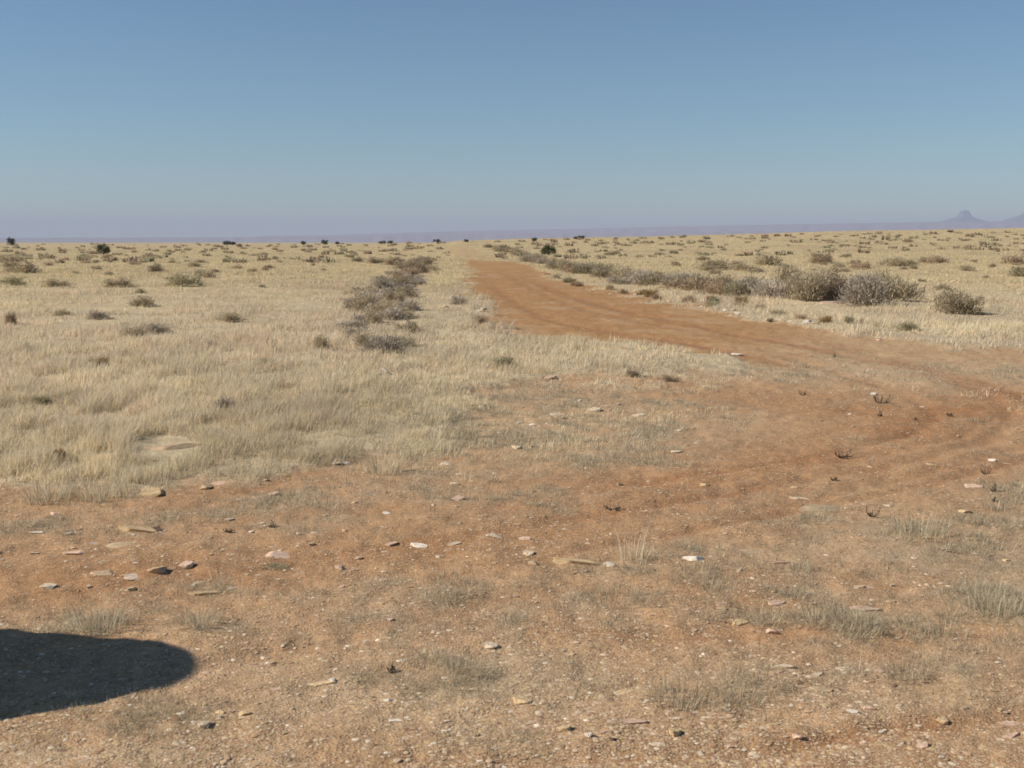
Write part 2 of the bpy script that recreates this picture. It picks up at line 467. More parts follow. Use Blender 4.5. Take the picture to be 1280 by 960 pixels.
ridge('hills', 9000, [(-900, 298.5), (0, 297.5), (250, 297), (400, 296.2), (520, 294), (600, 293), (760, 291.5), (1000, 288.5), (1280, 287), (2200, 285)], 303, M_STRATA, 5, .25)
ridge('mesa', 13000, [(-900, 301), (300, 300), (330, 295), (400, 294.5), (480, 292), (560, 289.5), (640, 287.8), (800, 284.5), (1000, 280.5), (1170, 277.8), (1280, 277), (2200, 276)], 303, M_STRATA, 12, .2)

def butte(cx, top, halfw, base_v, capw, dist, seed):
    """lone rock peak on a talus cone; half widths and heights as seen, converted to metres at its distance"""
    k = dist / F
    X0 = (cx - 640) * k; Y0 = dist
    H = (base_v - top) * k; zb = (YH - base_v) * k - 40
    nA, nR = 64, 26
    V = []
    for i in range(nR + 1):
        s = i / nR                                        # 0 rim .. 1 centre
        for j in range(nA):
            a = 2 * math.pi * j / nA
            wob = 1 + .5 * (mnoise.noise(Vector((math.cos(a) * 1.6, math.sin(a) * 1.6, seed))))
            rr = halfw * k * (1 - s) * wob
            q_ = (1 - s) * halfw
            if q_ < capw: h = 0.60 + 0.40 * min(1, (capw - q_) / (capw * .45))
            else: h = 0.60 * (1 - (q_ - capw) / (halfw - capw)) ** 1.3
            h *= 1 + .10 * mnoise.noise(Vector((rr * .004 * math.cos(a), rr * .004 * math.sin(a), seed + 4)))
            V.append((X0 + rr * math.cos(a), Y0 + rr * math.sin(a) * .8, CAM_H + zb + (H + 40) * h))
    ii = np.arange((nR + 1) * nA).reshape(nR + 1, nA)
    fq = np.stack([ii[:-1, :], np.roll(ii, -1, 1)[:-1, :], np.roll(ii, -1, 1)[1:, :], ii[1:, :]], -1).reshape(-1, 4)
    return link('butte', mesh_from('butte', np.array(V), fq, mat=M_BUTTE))

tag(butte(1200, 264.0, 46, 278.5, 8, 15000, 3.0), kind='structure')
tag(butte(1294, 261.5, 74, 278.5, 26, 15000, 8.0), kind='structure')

# ------------------------------------------------------------------ thin air haze
hz, t, n, b = new_mat('haze_air')
n.remove(b)
pv = n.new('ShaderNodeVolumePrincipled'); pv.inputs['Color'].default_value = (.64, .68, .84, 1); pv.inputs['Density'].default_value = 7.5e-5
pv.inputs['Anisotropy'].default_value = 0.0
t.links.new(pv.outputs[0], n['Material Output'].inputs['Volume'])
hb = bmesh.new(); bmesh.ops.create_cube(hb, size=1.0)
for v_ in hb.verts:
    v_.co = Vector((v_.co.x * 60000, v_.co.y * 60000, -45 if v_.co.z < 0 else 520))
hm = bpy.data.meshes.new('haze'); hb.to_mesh(hm); hb.free(); hm.materials.append(hz)
tag(link('haze', hm), kind='stuff', label='thin pale air haze over the whole plain', cat='haze')

# ------------------------------------------------------------------ grass
def blades(px, py, pz, h, wd, lean_az, lean, colr, seg2):
    """thin curved blades as real little faces"""
    n_ = len(px)
    fa = rng.uniform(0, 2 * np.pi, n_)
    wx = np.cos(fa) * wd * .5; wy = np.sin(fa) * wd * .5
    lx = np.cos(lean_az) * lean * h; ly = np.sin(lean_az) * lean * h
    base = np.stack([px, py, pz], -1)
    W = np.stack([wx, wy, 0 * wx], -1)
    mid = base + np.stack([lx * .35, ly * .35, h * .55], -1)
    tip = base + np.stack([lx, ly, h], -1)
    if seg2:
        V = np.stack([base - W, base + W, mid + W * .75, mid - W * .75, tip], 1).reshape(-1, 3)
        o = np.arange(n_) * 5
        T = np.concatenate([np.stack([o, o + 1, o + 2], -1), np.stack([o, o + 2, o + 3], -1), np.stack([o + 3, o + 2, o + 4], -1)])
        C = np.repeat(colr, 5, 0)
    else:
        V = np.stack([base - W, base + W, tip], 1).reshape(-1, 3)
        o = np.arange(n_) * 3
        T = np.stack([o, o + 1, o + 2], -1)
        C = np.repeat(colr, 3, 0)
    return V, T, C

def sample_polar(n_, r0, r1, p, amax):
    a = rng.uniform(0, 1, n_)
    k = 1 - p
    r = (r0 ** k + a * (r1 ** k - r0 ** k)) ** (1 / k)
    th = np.radians(rng.uniform(-amax, amax, n_))
    return r * np.sin(th), r * np.cos(th), r

STRAW = np.array([[.82, .69, .44], [.77, .65, .44], [.70, .61, .45], [.84, .67, .47], [.70, .60, .43], [.77, .61, .43]])
def tall_grass(ntuft, nb):
    x, y, r = sample_polar(ntuft, 5.5, 420, 1.35, 33)
    _, u, v, road, yard, bare, sp = fields(x, y)
    patch = fbm(x / 2.6, y / 2.6, 81, 3)
    fine = fbm(x * 1.1, y * 1.1, 84, 3)
    semi = strokes(u, v, SEMI) * (1 - road)
    dens = (1 - bare) ** 1.5 * np.clip(.25 + 1.5 * (patch - .25) + 1.1 * (fine - .5), .05, 1)
    keep = rng.uniform(0, 1, ntuft) < np.maximum(dens, .6 * semi * np.clip(3.4 * fine - 1.15, 0, 1))
    keep &= ~((((u - 500) / 14) ** 2 + ((v - 455) / 4) ** 2 < 1) | (((u - 205) / 50) ** 2 + ((v - 562) / 14) ** 2 < 1) | (((u - 132) / 24) ** 2 + ((v - 573) / 6) ** 2 < 1))
    x, y, r, v, u, patch, bare = x[keep], y[keep], r[keep], v[keep], u[keep], patch[keep], bare[keep]
    m = len(x)
    big = fbm(x / 9, y / 9, 83, 3)
    th = (.06 + .13 * patch + .08 * rng.uniform(0, 1, m)) * (1 - .45 * bare) * (.7 + .6 * big)
    hue = fbm(x / 3.5, y / 3.5, 85, 3); hue2 = fbm(x / 1.2, y / 1.2, 87, 2)
    low = np.where(r < 20, fbm(x / .28, y / .45, 88, 2), fbm(x / .8, y / 2.2, 90, 2))
    th = th * np.clip(2.1 * low - .2, .3, 1.2) * .82
    scv = np.clip(v - YH, 3, 400)
    edge = sum(inpoly(u, v + scv * e_, YARD).astype(float) for e_ in (.04, .09, .15, .22)) / 4
    th = th * (1 - .32 * edge)
    thin = rng.uniform(0, 1, m) < (1 - .25 * edge)
    x, y, r, v, u, patch, bare, th, hue, hue2 = [q_[thin] for q_ in (x, y, r, v, u, patch, bare, th, hue, hue2)]
    m = len(x)
    ci = np.clip(((hue - .5) * 1.1 + .5 + rng.normal(0, .25, m)) * 6, 0, 5.99).astype(int)
    tc = STRAW[ci] * (0.80 + .36 * hue2)[:, None] * (1 - .15 * np.clip(2.4 * fbm(x / 1.9, y / 4.5, 89, 3) - 1.25, 0, 1))[:, None]
    tc = tc * (1 - sstep(20, 60, r)[:, None] * np.array([.08, .10, .20])[None])
    # repeat to blades
    X = np.repeat(x, nb); Y = np.repeat(y, nb); Rr = np.repeat(r, nb)
    N = len(X)
    spread = .03 + .0035 * Rr
    a = rng.uniform(0, 2 * np.pi, N); q_ = np.sqrt(rng.uniform(0, 1, N))
    X = X + np.cos(a) * q_ * spread; Y = Y + np.sin(a) * q_ * spread * 1.5
    h = np.repeat(th, nb) * rng.uniform(.4, 1.1, N) * np.where(rng.uniform(0, 1, N) < .03, 1.5, 1)
    wd = np.maximum(.0019, Rr * .00046) * rng.uniform(.7, 1.3, N)
    az = np.where(rng.uniform(0, 1, N) < .6, rng.normal(-.2, .8, N), a)
    lean = np.abs(rng.normal(.38, .32, N))
    C = np.repeat(tc, nb, 0) * rng.uniform(.70, 1.2, N)[:, None]
    b2 = 0.0
    Z = ground_full(X, Y, np.repeat(bare, nb))
    near = Rr < 22
    V1, T1, C1 = blades(X[near], Y[near], Z[near] - .01, h[near], wd[near], az[near], lean[near], C[near], True)
    V2, T2, C2 = blades(X[~near], Y[~near], Z[~near] - .01, h[~near], wd[~near], az[~near], lean[~near], C[~near], False)
    return np.vstack([V1, V2]), np.vstack([T1, T2 + len(V1)]), np.vstack([C1, C2])

V, T, C = tall_grass(150000, 15)
tag(link('dry_grass', mesh_from('dry_grass', V, T, colors=C, mat=M_GRASS)), 'tall dry straw coloured grass covering the plain on both sides of the dirt road', 'grass', kind='stuff')
print('grass tris', len(T))

GREYS = np.array([[.52, .44, .30], [.60, .51, .36], [.45, .39, .27], [.66, .55, .37]])
def short_grass(ntuft, nb):
    x, y, r = sample_polar(ntuft, 3.2, 60, 1.25, 32)
    _, u, v, road, yard, bare, sp = fields(x, y)
    mat_ = fbm(x * 2.4, y * 2.4, 95, 3)
    keep = rng.uniform(0, 1, ntuft) < (sp ** 1.2) * 1.1 * np.clip(3 * mat_ - .9, .08, 1) + .03 * yard * np.clip(4 * mat_ - 1.9, 0, 1) + .004 * yard
    x, y, r, bare = x[keep], y[keep], r[keep], bare[keep]
    sp = sp[keep]
    m = len(x)
    X = np.repeat(x, nb); Y = np.repeat(y, nb); Rr = np.repeat(r, nb); N = len(X)
    a = rng.uniform(0, 2 * np.pi, N); q_ = np.sqrt(rng.uniform(0, 1, N))
    spread = .018 + .0035 * Rr
    X = X + np.cos(a) * q_ * spread; Y = Y + np.sin(a) * q_ * spread
    th = .012 + .055 * rng.uniform(0, 1, m) ** 2 * (0.4 + sp)
    h = np.repeat(th, nb) * rng.uniform(.4, 1.2, N)
    wd = np.maximum(.0020, Rr * .00055) * rng.uniform(.6, 1.2, N)
    tc = GREYS[rng.integers(0, 4, m)] * rng.uniform(.8, 1.15, m)[:, None]
    C = np.repeat(tc, nb, 0) * rng.uniform(.6, 1.25, N)[:, None]
    Z = ground_full(X, Y, np.repeat(bare, nb))
    return blades(X, Y, Z - .004, h, wd, a, np.abs(rng.normal(.7, .5, N)), C, False)
V, T, C = short_grass(190000, 10)
tag(link('sparse_grass', mesh_from('sparse_grass', V, T, colors=C, mat=M_GRASS)), 'short grey dead grass growing thinly over the gravel in the foreground', 'grass', kind='stuff')
print('short tris', len(T))

ORD = ['first', 'second', 'third', 'fourth', 'fifth', 'sixth', 'seventh', 'eighth', 'ninth', 'tenth', 'eleventh', 'twelfth', 'thirteenth',
       'fourteenth', 'fifteenth', 'sixteenth', 'seventeenth', 'eighteenth', 'nineteenth', 'twentieth']
def ordw(i, n_):
    if n_ == 1: return 'the only one'
    if i == 0: return 'leftmost'
    if i == n_ - 1: return 'rightmost'
    if i < n_ / 2: return (ORD[i] if i < 20 else str(i + 1) + 'th') + ' from left'
    j = n_ - 1 - i
    return (ORD[j] if j < 20 else str(j + 1) + 'th') + ' from right'
POOL = {}
def pool(o, u, desc, phrase): POOL.setdefault((desc, phrase), []).append((u, o))
def label_pool():
    for (desc, phrase), L_ in POOL.items():
        L_.sort(key=lambda t_: t_[0])
        for i, (u, o) in enumerate(L_):
            o['label'] = desc + ' ' + phrase + (', ' + ordw(i, len(L_)) + ' of them' if len(L_) > 1 else '')
    POOL.clear()

# ------------------------------------------------------------------ stones
def rock_mesh(seed, slab):
    rs = random.Random(seed)
    b_ = bmesh.new()
    bmesh.ops.create_icosphere(b_, subdivisions=3, radius=1.0)
    planes = []
    for k in range(rs.randint(6, 8) if slab else rs.randint(9, 14)):
        nn = Vector((rs.gauss(0, 1), rs.gauss(0, 1), rs.gauss(0, .25 if slab else .8))).normalized()
        planes.append((nn, rs.uniform(.42, .9)))
    planes.append((Vector((rs.uniform(-.12, .12), rs.uniform(-.12, .12), 1)).normalized(), rs.uniform(.40, .6)))
    for v_ in b_.verts:
        p = v_.co.copy()
        for nn, d in planes:
            s = p.dot(nn)
            if s > d: p -= nn * (s - d)
        p += p.normalized() * .05 * mnoise.noise(p * 3.1 + Vector((seed, 0, 0)))
        p.z *= (.28 if slab else .62)
        p.y *= rs.uniform(.8, 1.0) if False else .82
        v_.co = p
    m_ = bpy.data.meshes.new('stone'); b_.to_mesh(m_); b_.free()
    return m_

ROCKCOL = {'cream': (.58, .46, .32), 'white': (.70, .60, .48), 'ochre': (.56, .40, .22), 'pinkish': (.56, .38, .27),
           'tan': (.46, .33, .20), 'grey': (.50, .42, .33), 'dark': (.10, .065, .045)}
rock_mats = {k: simple_mat('stone_' + k, c, noise_scale=2.2, var=.22, bump=.8) for k, c in ROCKCOL.items()}
rock_lib = {}
for k in ROCKCOL:
    for s in (0, 1):
        for q_ in range(5):
            m_ = rock_mesh(100 * q_ + 17 * s + 3, bool(s)); m_.materials.append(rock_mats[k])
            rock_lib[(k, s, q_)] = m_

def put_stone(u, v, wpx, hpx, colr, slab, label, group=None, name='stone', rz=None, sink=.25):
    x, y = ray_ground(u, v)
    z = float(ground_full(np.array([x]), np.array([y]), None)[0])
    z0, uu, vv, rd, yd, br, sp_ = fields(np.array([x]), np.array([y])); z = float(ground_full(np.array([x]), np.array([y]), br)[0])
    dist = math.hypot(x, y)
    s = wpx / F * dist / 2 * (1.25 if hpx else 1.1)
    me = rock_lib[(colr, slab, random.randrange(5))]
    o = link(name, me)
    hz_ = (hpx / F * dist) / (2 * s) if hpx else None
    top = (.28 * .5 if slab else .62 * .5)
    if slab and wpx > 22 and sink > 0: sink = -.35
    kz = random.uniform(.55, .9) if slab else 1.0
    if hz_ and not slab: kz = max(.5, min(1.3 if slab else 2.2, hz_ / top * .62))
    ys = random.uniform(.7, 1.05)
    if hpx: ys = max(.5, min(1.15, (hpx / wpx) / (CAM_H / dist) * .9))
    o.scale = (s, s * ys, s * kz)
    o.location = (x, y, z + s * kz * top * sink)
    o.rotation_euler = (random.uniform(-.12, .12), random.uniform(-.12, .12), rz if rz is not None else random.choice((0, math.pi)) + random.uniform(-.5, .5))
    tag(o, label, 'rock', group)
    return o

HERO = [
    (175, 661, 52, 10, 'ochre', 1, 'flat ochre slab with a dark right end lying in gravel at the left'),
    (197, 661, 12, 9, 'dark', 0, 'small dark block added as the shaded right end of the ochre slab'),  # dark piece in place of the slab's shade on the side away from the sun
    (866, 701, 22, 11, 'white', 0, 'bright white lumpy stone in the middle of the yard beside a tuft of grass'),
    (612, 809, 20, 9, 'cream', 0, 'lone pale cream block on bare gravel below the centre'),
    (492, 900, 24, 10, 'white', 1, 'whitish grey flat stone at the bottom edge right of the vehicle shadow'),
    (400, 855, 34, 8, 'ochre', 1, 'yellowish flat stone right of the shadow tip'),
    (417, 852, 11, 8, 'white', 0, 'small whitish stone leaning on the yellowish flat stone'),
    (255, 908, 18, 14, 'cream', 0, 'upright cream stone below the shadow'),
    (350, 693, 34, 13, 'pinkish', 1, 'broad pinkish slab above the dark grass clump at the left'),
    (232, 709, 18, 12, 'pinkish', 0, 'blocky pinkish stone left of the broad pinkish slab'),
    (130, 720, 28, 9, 'tan', 1, 'tan slab in the red gravel at the left, first of a row of three'),
    (165, 723, 22, 9, 'cream', 1, 'cream slab in the middle of a row of three in the red gravel'),
    (198, 718, 22, 12, 'tan', 0, 'tilted tan stone at the right end of a row of three'),
    (92, 690, 28, 9, 'pinkish', 1, 'pale pinkish rubble slab in red gravel near the left edge'),
    (60, 735, 18, 7, 'cream', 0, 'small rounded cream stone in the red gravel near the left edge'),
    (152, 680, 30, 7, 'tan', 1, 'thin tan slab just below the ochre slab at the left'),
    (45, 664, 26, 5, 'grey', 1, 'low grey slab under the edge of the tall grass at the left'),
    (250, 742, 54, 8, 'ochre', 1, 'long low ochre slab half buried in the gravel at the left'),
    (720, 705, 56, 9, 'ochre', 1, 'long ochre sandstone slab in the middle of the yard'),
    (763, 708, 15, 7, 'white', 0, 'small white stone at the right of the long ochre slab'),
    (525, 680, 30, 6, 'white', 1, 'flat white slab in a loose row of stones in mid yard'),
    (488, 680, 18, 6, 'pinkish', 1, 'pinkish flat stone left of the flat white slab'),
    (567, 679, 20, 6, 'cream', 1, 'cream flat stone right of the flat white slab'),
    (620, 671, 22, 6, 'cream', 0, 'cream stone on the upper line of stones in mid yard'),
    (655, 673, 24, 5, 'pinkish', 1, 'thin pinkish slab on the upper line of stones in mid yard'),
    (660, 692, 15, 8, 'cream', 0, 'rounded cream stone among grey grass in mid yard'),
    (572, 623, 16, 9, 'pinkish', 0, 'pinkish stone with a dark side right of the grey grass strip'),
    (645, 560, 13, 9, 'cream', 0, 'cream stone in the grey grass below the tall grass bank'),
    (560, 580, 16, 10, 'cream', 0, 'cream rubble stone beside the red soil patch'),
    (697, 517, 16, 7, 'cream', 0, 'round cream stone in the thin grass in front of the road bank'),
    (742, 515, 18, 8, 'cream', 0, 'broad cream stone right of the round cream stone by the road bank'),
    (797, 519, 18, 6, 'cream', 1, 'flat cream stone at the right end of the thin grass'),
    (690, 474, 16, 8, 'pinkish', 0, 'pinkish stone at the foot of the grass bank'),
    (725, 502, 6, 7, 'white', 0, 'tiny upright white stone on bare dirt by the grass bank'),
    (844, 565, 16, 6, 'cream', 1, 'cream flake on the orange dirt in the middle distance'),
    (921, 443, 13, 6, 'white', 0, 'bright white stone on the edge of the dirt road'),
    (1091, 493, 9, 6, 'white', 0, 'white stone beside the dark scrubby weed on the road bend'),
    (1062, 518, 6, 3, 'white', 0, 'tiny white pebble left of the dark upright weed'),
    (973, 752, 30, 9, 'pinkish', 1, 'pink topped slab with a dark end above the grey grass ridge'),
    (925, 778, 18, 10, 'ochre', 0, 'orange block below the left end of the grey grass ridge'),
    (1082, 760, 34, 9, 'pinkish', 1, 'pale pinkish slab above the grey grass ridge'),
    (1094, 779, 14, 7, 'cream', 0, 'cream stone below the middle of the grey grass ridge'),
    (1085, 732, 14, 5, 'pinkish', 1, 'small pinkish flake between the two weedy patches at the right'),
    (978, 835, 28, 7, 'cream', 1, 'cream slab with a dark end in the lower right gravel'),
    (955, 842, 24, 7, 'tan', 1, 'tan slab touching the left of the cream slab in the lower right gravel'),
    (1020, 843, 20, 6, 'cream', 1, 'cream slab first to the right of the dark ended cream slab'),
    (1057, 836, 24, 7, 'cream', 1, 'tilted cream slab in the lower right gravel'),
    (1025, 861, 28, 6, 'tan', 1, 'thin tan slab lowest of the slabs in the lower right gravel'),
    (1103, 842, 18, 5, 'pinkish', 1, 'pinkish flake at the right end of the slabs in the lower right gravel'),
    (787, 905, 44, 7, 'pinkish', 1, 'long pink white slab near the bottom edge right of centre'),
    (823, 932, 24, 6, 'cream', 1, 'cream slab at the bottom edge right of centre'),
    (735, 925, 10, 11, 'white', 0, 'small white upright stone at the bottom edge'),
    (766, 928, 9, 7, 'dark', 0, 'small dark stone at the bottom edge right of the white upright stone'),
    (706, 914, 22, 10, 'ochre', 0, 'ochre block near the bottom edge'),
    (650, 876, 28, 11, 'ochre', 0, 'crumbly ochre stone in the gravel below the centre'),
    (843, 918, 22, 14, 'ochre', 0, 'rounded ochre boulder at the bottom edge'),
    (1265, 899, 30, 11, 'pinkish', 1, 'large pinkish white slab at the right edge in red gravel'),
    (1264, 918, 22, 6, 'pinkish', 1, 'thin pink slab below the large slab at the right edge'),
    (1153, 932, 20, 9, 'pinkish', 0, 'pinkish stone in red gravel at the lower right'),
    (1178, 898, 18, 10, 'ochre', 0, 'ochre stone left of the large slab at the right edge'),
    (1065, 891, 14, 6, 'white', 1, 'white chip in gravel at the lower right'),
    (780, 862, 30, 6, 'ochre', 1, 'low ochre slab under the grey green tuft'),
    (1000, 620, 24, 4, 'cream', 1, 'thin cream flake on the orange dirt left of the horned dark weed'),
    (935, 690, 30, 6, 'tan', 1, 'pale tan slab right of the bright white lumpy stone'),
    (970, 704, 30, 4, 'pinkish', 1, 'thin pinkish slab on the bare patch right of the bright white stone'),
    (1040, 632, 80, 6, 'tan', 1, 'very long low tan ledge left of the horned dark weed'),
    (1215, 608, 20, 5, 'pinkish', 1, 'pinkish flat stone left of the small dark weed at the right edge'),
    (1205, 642, 13, 7, 'ochre', 0, 'orange stone in the grey weeds at the right'),
    (1110, 631, 10, 4, 'cream', 0, 'cream pebble just right of the horned dark weed'),
    (1115, 655, 16, 5, 'pinkish', 1, 'pinkish chip below the horned dark weed'),
    (185, 617, 40, 14, 'ochre', 1, 'big ochre slab sticking out of the grass edge at the left'),
    (272, 604, 24, 13, 'pinkish', 1, 'pale pinkish slab at the grass edge'),
    (257, 609, 14, 10, 'tan', 0, 'tan stone beside the pale pinkish slab at the grass edge'),
    (205, 562, 84, 34, 'tan', 0, 'large low boulder slab lying in the tall grass at the left', None, 'boulder', .1, -.9),
    (132, 574, 40, 10, 'ochre', 1, 'ochre rock half hidden in the tall grass at the left'),
    (420, 580, 14, 6, 'cream', 0, 'cream chip on the red soil at the grass edge'),
    (324, 622, 14, 5, 'pinkish', 1, 'small pink flake on the grey strip at the left'),
    (287, 648, 12, 5, 'cream', 0, 'small cream stone right of the ochre slab at the left'),
    (920, 395, 12, 6, 'white', 0, 'white stone at the grassy right edge of the road'),
    (915, 390, 8, 5, 'cream', 0, 'cream stone touching the white stone at the right road edge'),
    (1009, 405, 9, 6, 'white', 0, 'white stone at the head of the line of stones on the right road edge'),
    (1018, 407, 9, 4, 'cream', 0, 'flat cream stone second in the line on the right road edge'),
    (1065, 416, 7, 4, 'cream', 0, 'small cream stone third in the line on the right road edge'),
    (1074, 417, 9, 7, 'white', 0, 'roundest white stone in the line on the right road edge'),
    (1098, 423, 9, 5, 'cream', 0, 'cream stone last in the line on the right road edge'),
    (1042, 381, 30, 7, 'pinkish', 1, 'orange pink mound of bare rock under the big dark shrub'),
    (1275, 413, 22, 8, 'cream', 1, 'pale slab in the grass at the right edge'),
    (565, 374, 7, 6, 'white', 0, 'white stone at the left verge of the far road'),
    (572, 371, 6, 5, 'cream', 0, 'cream stone next to the white stone at the left verge'),
    (604, 390, 8, 10, 'cream', 0, 'pale stone on the crumbling left road bank'),
    (601, 383, 6, 5, 'pinkish', 0, 'pink stone on top of the crumbling left road bank'),
    (557, 387, 8, 5, 'cream', 0, 'cream stone in the grass left of the road bank'),
    (474, 472, 8, 8, 'white', 0, 'round white stone in grass beside a pale stick'),
    (684, 344, 9, 6, 'pinkish', 0, 'pink stone at the far right road edge'),
    (118, 457, 9, 10, 'dark', 0, 'dark reddish stone standing in the left grassland'),
    (500, 452, 26, 9, 'tan', 1, 'bare tan rock face in the grass behind the pale stick'),
]
for h_ in HERO:
    put_stone(*h_)

# remaining loose stones, one object each, until about 280 stand there
zones = [  # (u0,v0,u1,v1,count,label-phrase)
    (0, 640, 420, 745, 44, 'in red gravel above the shadow'),
    (250, 800, 640, 958, 30, 'in tan gravel right of the shadow'),
    (420, 660, 820, 790, 34, 'in the central gravel'),
    (640, 800, 960, 958, 26, 'near the bottom right of centre'),
    (960, 790, 1280, 958, 24, 'in lower right corner gravel'),
    (820, 640, 1280, 770, 22, 'among grey weeds at right'),
    (640, 480, 1280, 620, 30, 'where the dirt roads meet'),
    (240, 575, 700, 655, 26, 'below the tall grass edge')]
for (u0, v0, u1, v1, cnt, ph) in zones:
    for k in range(cnt):
        u_ = random.uniform(u0, u1); v_ = random.uniform(v0, v1)
        if u_ < 260 and v_ > 775: continue
        c_ = random.choices(['cream', 'white', 'ochre', 'pinkish', 'tan', 'grey'], [4, 1.5, 3, 4, 4, 1])[0]
        sl = random.random() < .5
        wp = min(18, random.paretovariate(2.4) * 7.0) * (0.55 + 0.45 * (v_ - 300) / 600)
        o = put_stone(u_, v_, wp, 0, c_, int(sl), 'x', 'loose stones ' + ph)
        pool(o, u_, f"{c_} {'flat' if sl else 'blocky'} stone", ph)
for (a_, b_, cnt, ph) in (((700, 354), (1100, 424), 16, 'along the right road verge'), ((568, 366), (640, 420), 12, 'on the left road bank'), ((540, 560), (800, 500), 8, 'in the thin central grass')):
    for k in range(cnt):
        t_ = (k + random.random()) / cnt
        u_ = a_[0] + (b_[0] - a_[0]) * t_ + random.uniform(-5, 5); v_ = a_[1] + (b_[1] - a_[1]) * t_ + random.uniform(-2, 3)
        c_ = random.choice(['cream', 'white', 'pinkish', 'tan']); sl = random.random() < .4
        o = put_stone(u_, v_, random.uniform(4, 9), 0, c_, int(sl), 'x', 'loose stones ' + ph, sink=.6)
        pool(o, u_, f"{c_} {'flat' if sl else 'blocky'} stone", ph)
label_pool()

# gravel: countless pebbles in one object
def gravel(n_):
    x, y, r = sample_polar(n_, 3.0, 40, 1.7, 33)
    _, u, v, road, yard, bare, sp = fields(x, y)
    cl = fbm(x * 1.7, y * 1.7, 91, 3)
    keep = rng.uniform(0, 1, n_) < (yard * np.clip(.25 + 1.5 * (cl - .3), .1, 1) + .06 * road)
    x, y, r, bare = x[keep], y[keep], r[keep], bare[keep]
    m = len(x)
    s = .0027 * (1 / np.maximum(rng.uniform(0, 1, m), .004)) ** .38
    s = np.maximum(np.minimum(s, .0115), .0006 * r) * rng.uniform(.7, 1.2, m)
    z = ground_full(x, y, bare)
    P = np.array([[1, 0, 0], [.3, .95, 0], [-.8, .6, 0], [-.8, -.6, 0], [.3, -.95, 0], [0, 0, 1]], float)
    V = np.repeat(P[None], m, 0) * (1 + rng.uniform(-.35, .35, (m, 6, 3)))
    V[:, 5, 0] += rng.uniform(-.4, .4, m); V[:, 5, 1] += rng.uniform(-.4, .4, m)
    ex = rng.uniform(.8, 1.6, m); V[:, :, 0] *= ex[:, None]; V[:, :, 2] *= rng.uniform(.15, .55, m)[:, None]
    a = rng.uniform(0, 6.283, m); ca, sa = np.cos(a)[:, None], np.sin(a)[:, None]
    X = V[:, :, 0] * ca - V[:, :, 1] * sa; Y = V[:, :, 0] * sa + V[:, :, 1] * ca
    V = np.stack([X, Y, V[:, :, 2]], -1) * s[:, None, None]
    V += np.stack([x, y, z + .0005], -1)[:, None, :]
    o = (np.arange(m) * 6)[:, None]
    Fc = np.stack([np.concatenate([o + k, o + (k + 1) % 5, o + 5], 1) for k in range(5)], 1).reshape(-1, 3)
    pal = np.array([[.54, .39, .25], [.44, .29, .17], [.62, .49, .34], [.50, .35, .18], [.36, .21, .12], [.72, .61, .46], [.24, .15, .10]])
    pr = np.array([.27, .26, .14, .15, .10, .03, .05]); pr /= pr.sum()
    C = np.repeat(pal[rng.choice(7, m, p=pr)] * rng.uniform(.85, 1.15, m)[:, None], 6, 0)
    return V.reshape(-1, 3), Fc, C
V, T, C = gravel(260000)
tag(link('gravel', mesh_from('gravel', V, T, colors=C, mat=M_GRAVEL)), 'loose pebbles and grit scattered over the dirt in the foreground', 'gravel', kind='stuff')
print('gravel tris', len(T))

# ------------------------------------------------------------------ shrubs
def tube_pts(b_, pts, r0, r1, sides=5):
    prev = None
    for i, p in enumerate(pts):
        p = Vector(p)
        tdir = (Vector(pts[min(i + 1, len(pts) - 1)]) - Vector(pts[max(i - 1, 0)])).normalized()
        ax = tdir.orthogonal().normalized(); ay = tdir.cross(ax)
        rr = r0 + (r1 - r0) * i / (len(pts) - 1)
        ring = [b_.verts.new(p + (ax * math.cos(2 * math.pi * k / sides) + ay * math.sin(2 * math.pi * k / sides)) * rr) for k in range(sides)]
        if prev:
            for k in range(sides):
                b_.faces.new((prev[k], prev[(k + 1) % sides], ring[(k + 1) % sides], ring[k]))
        prev = ring
    b_.faces.new(prev)

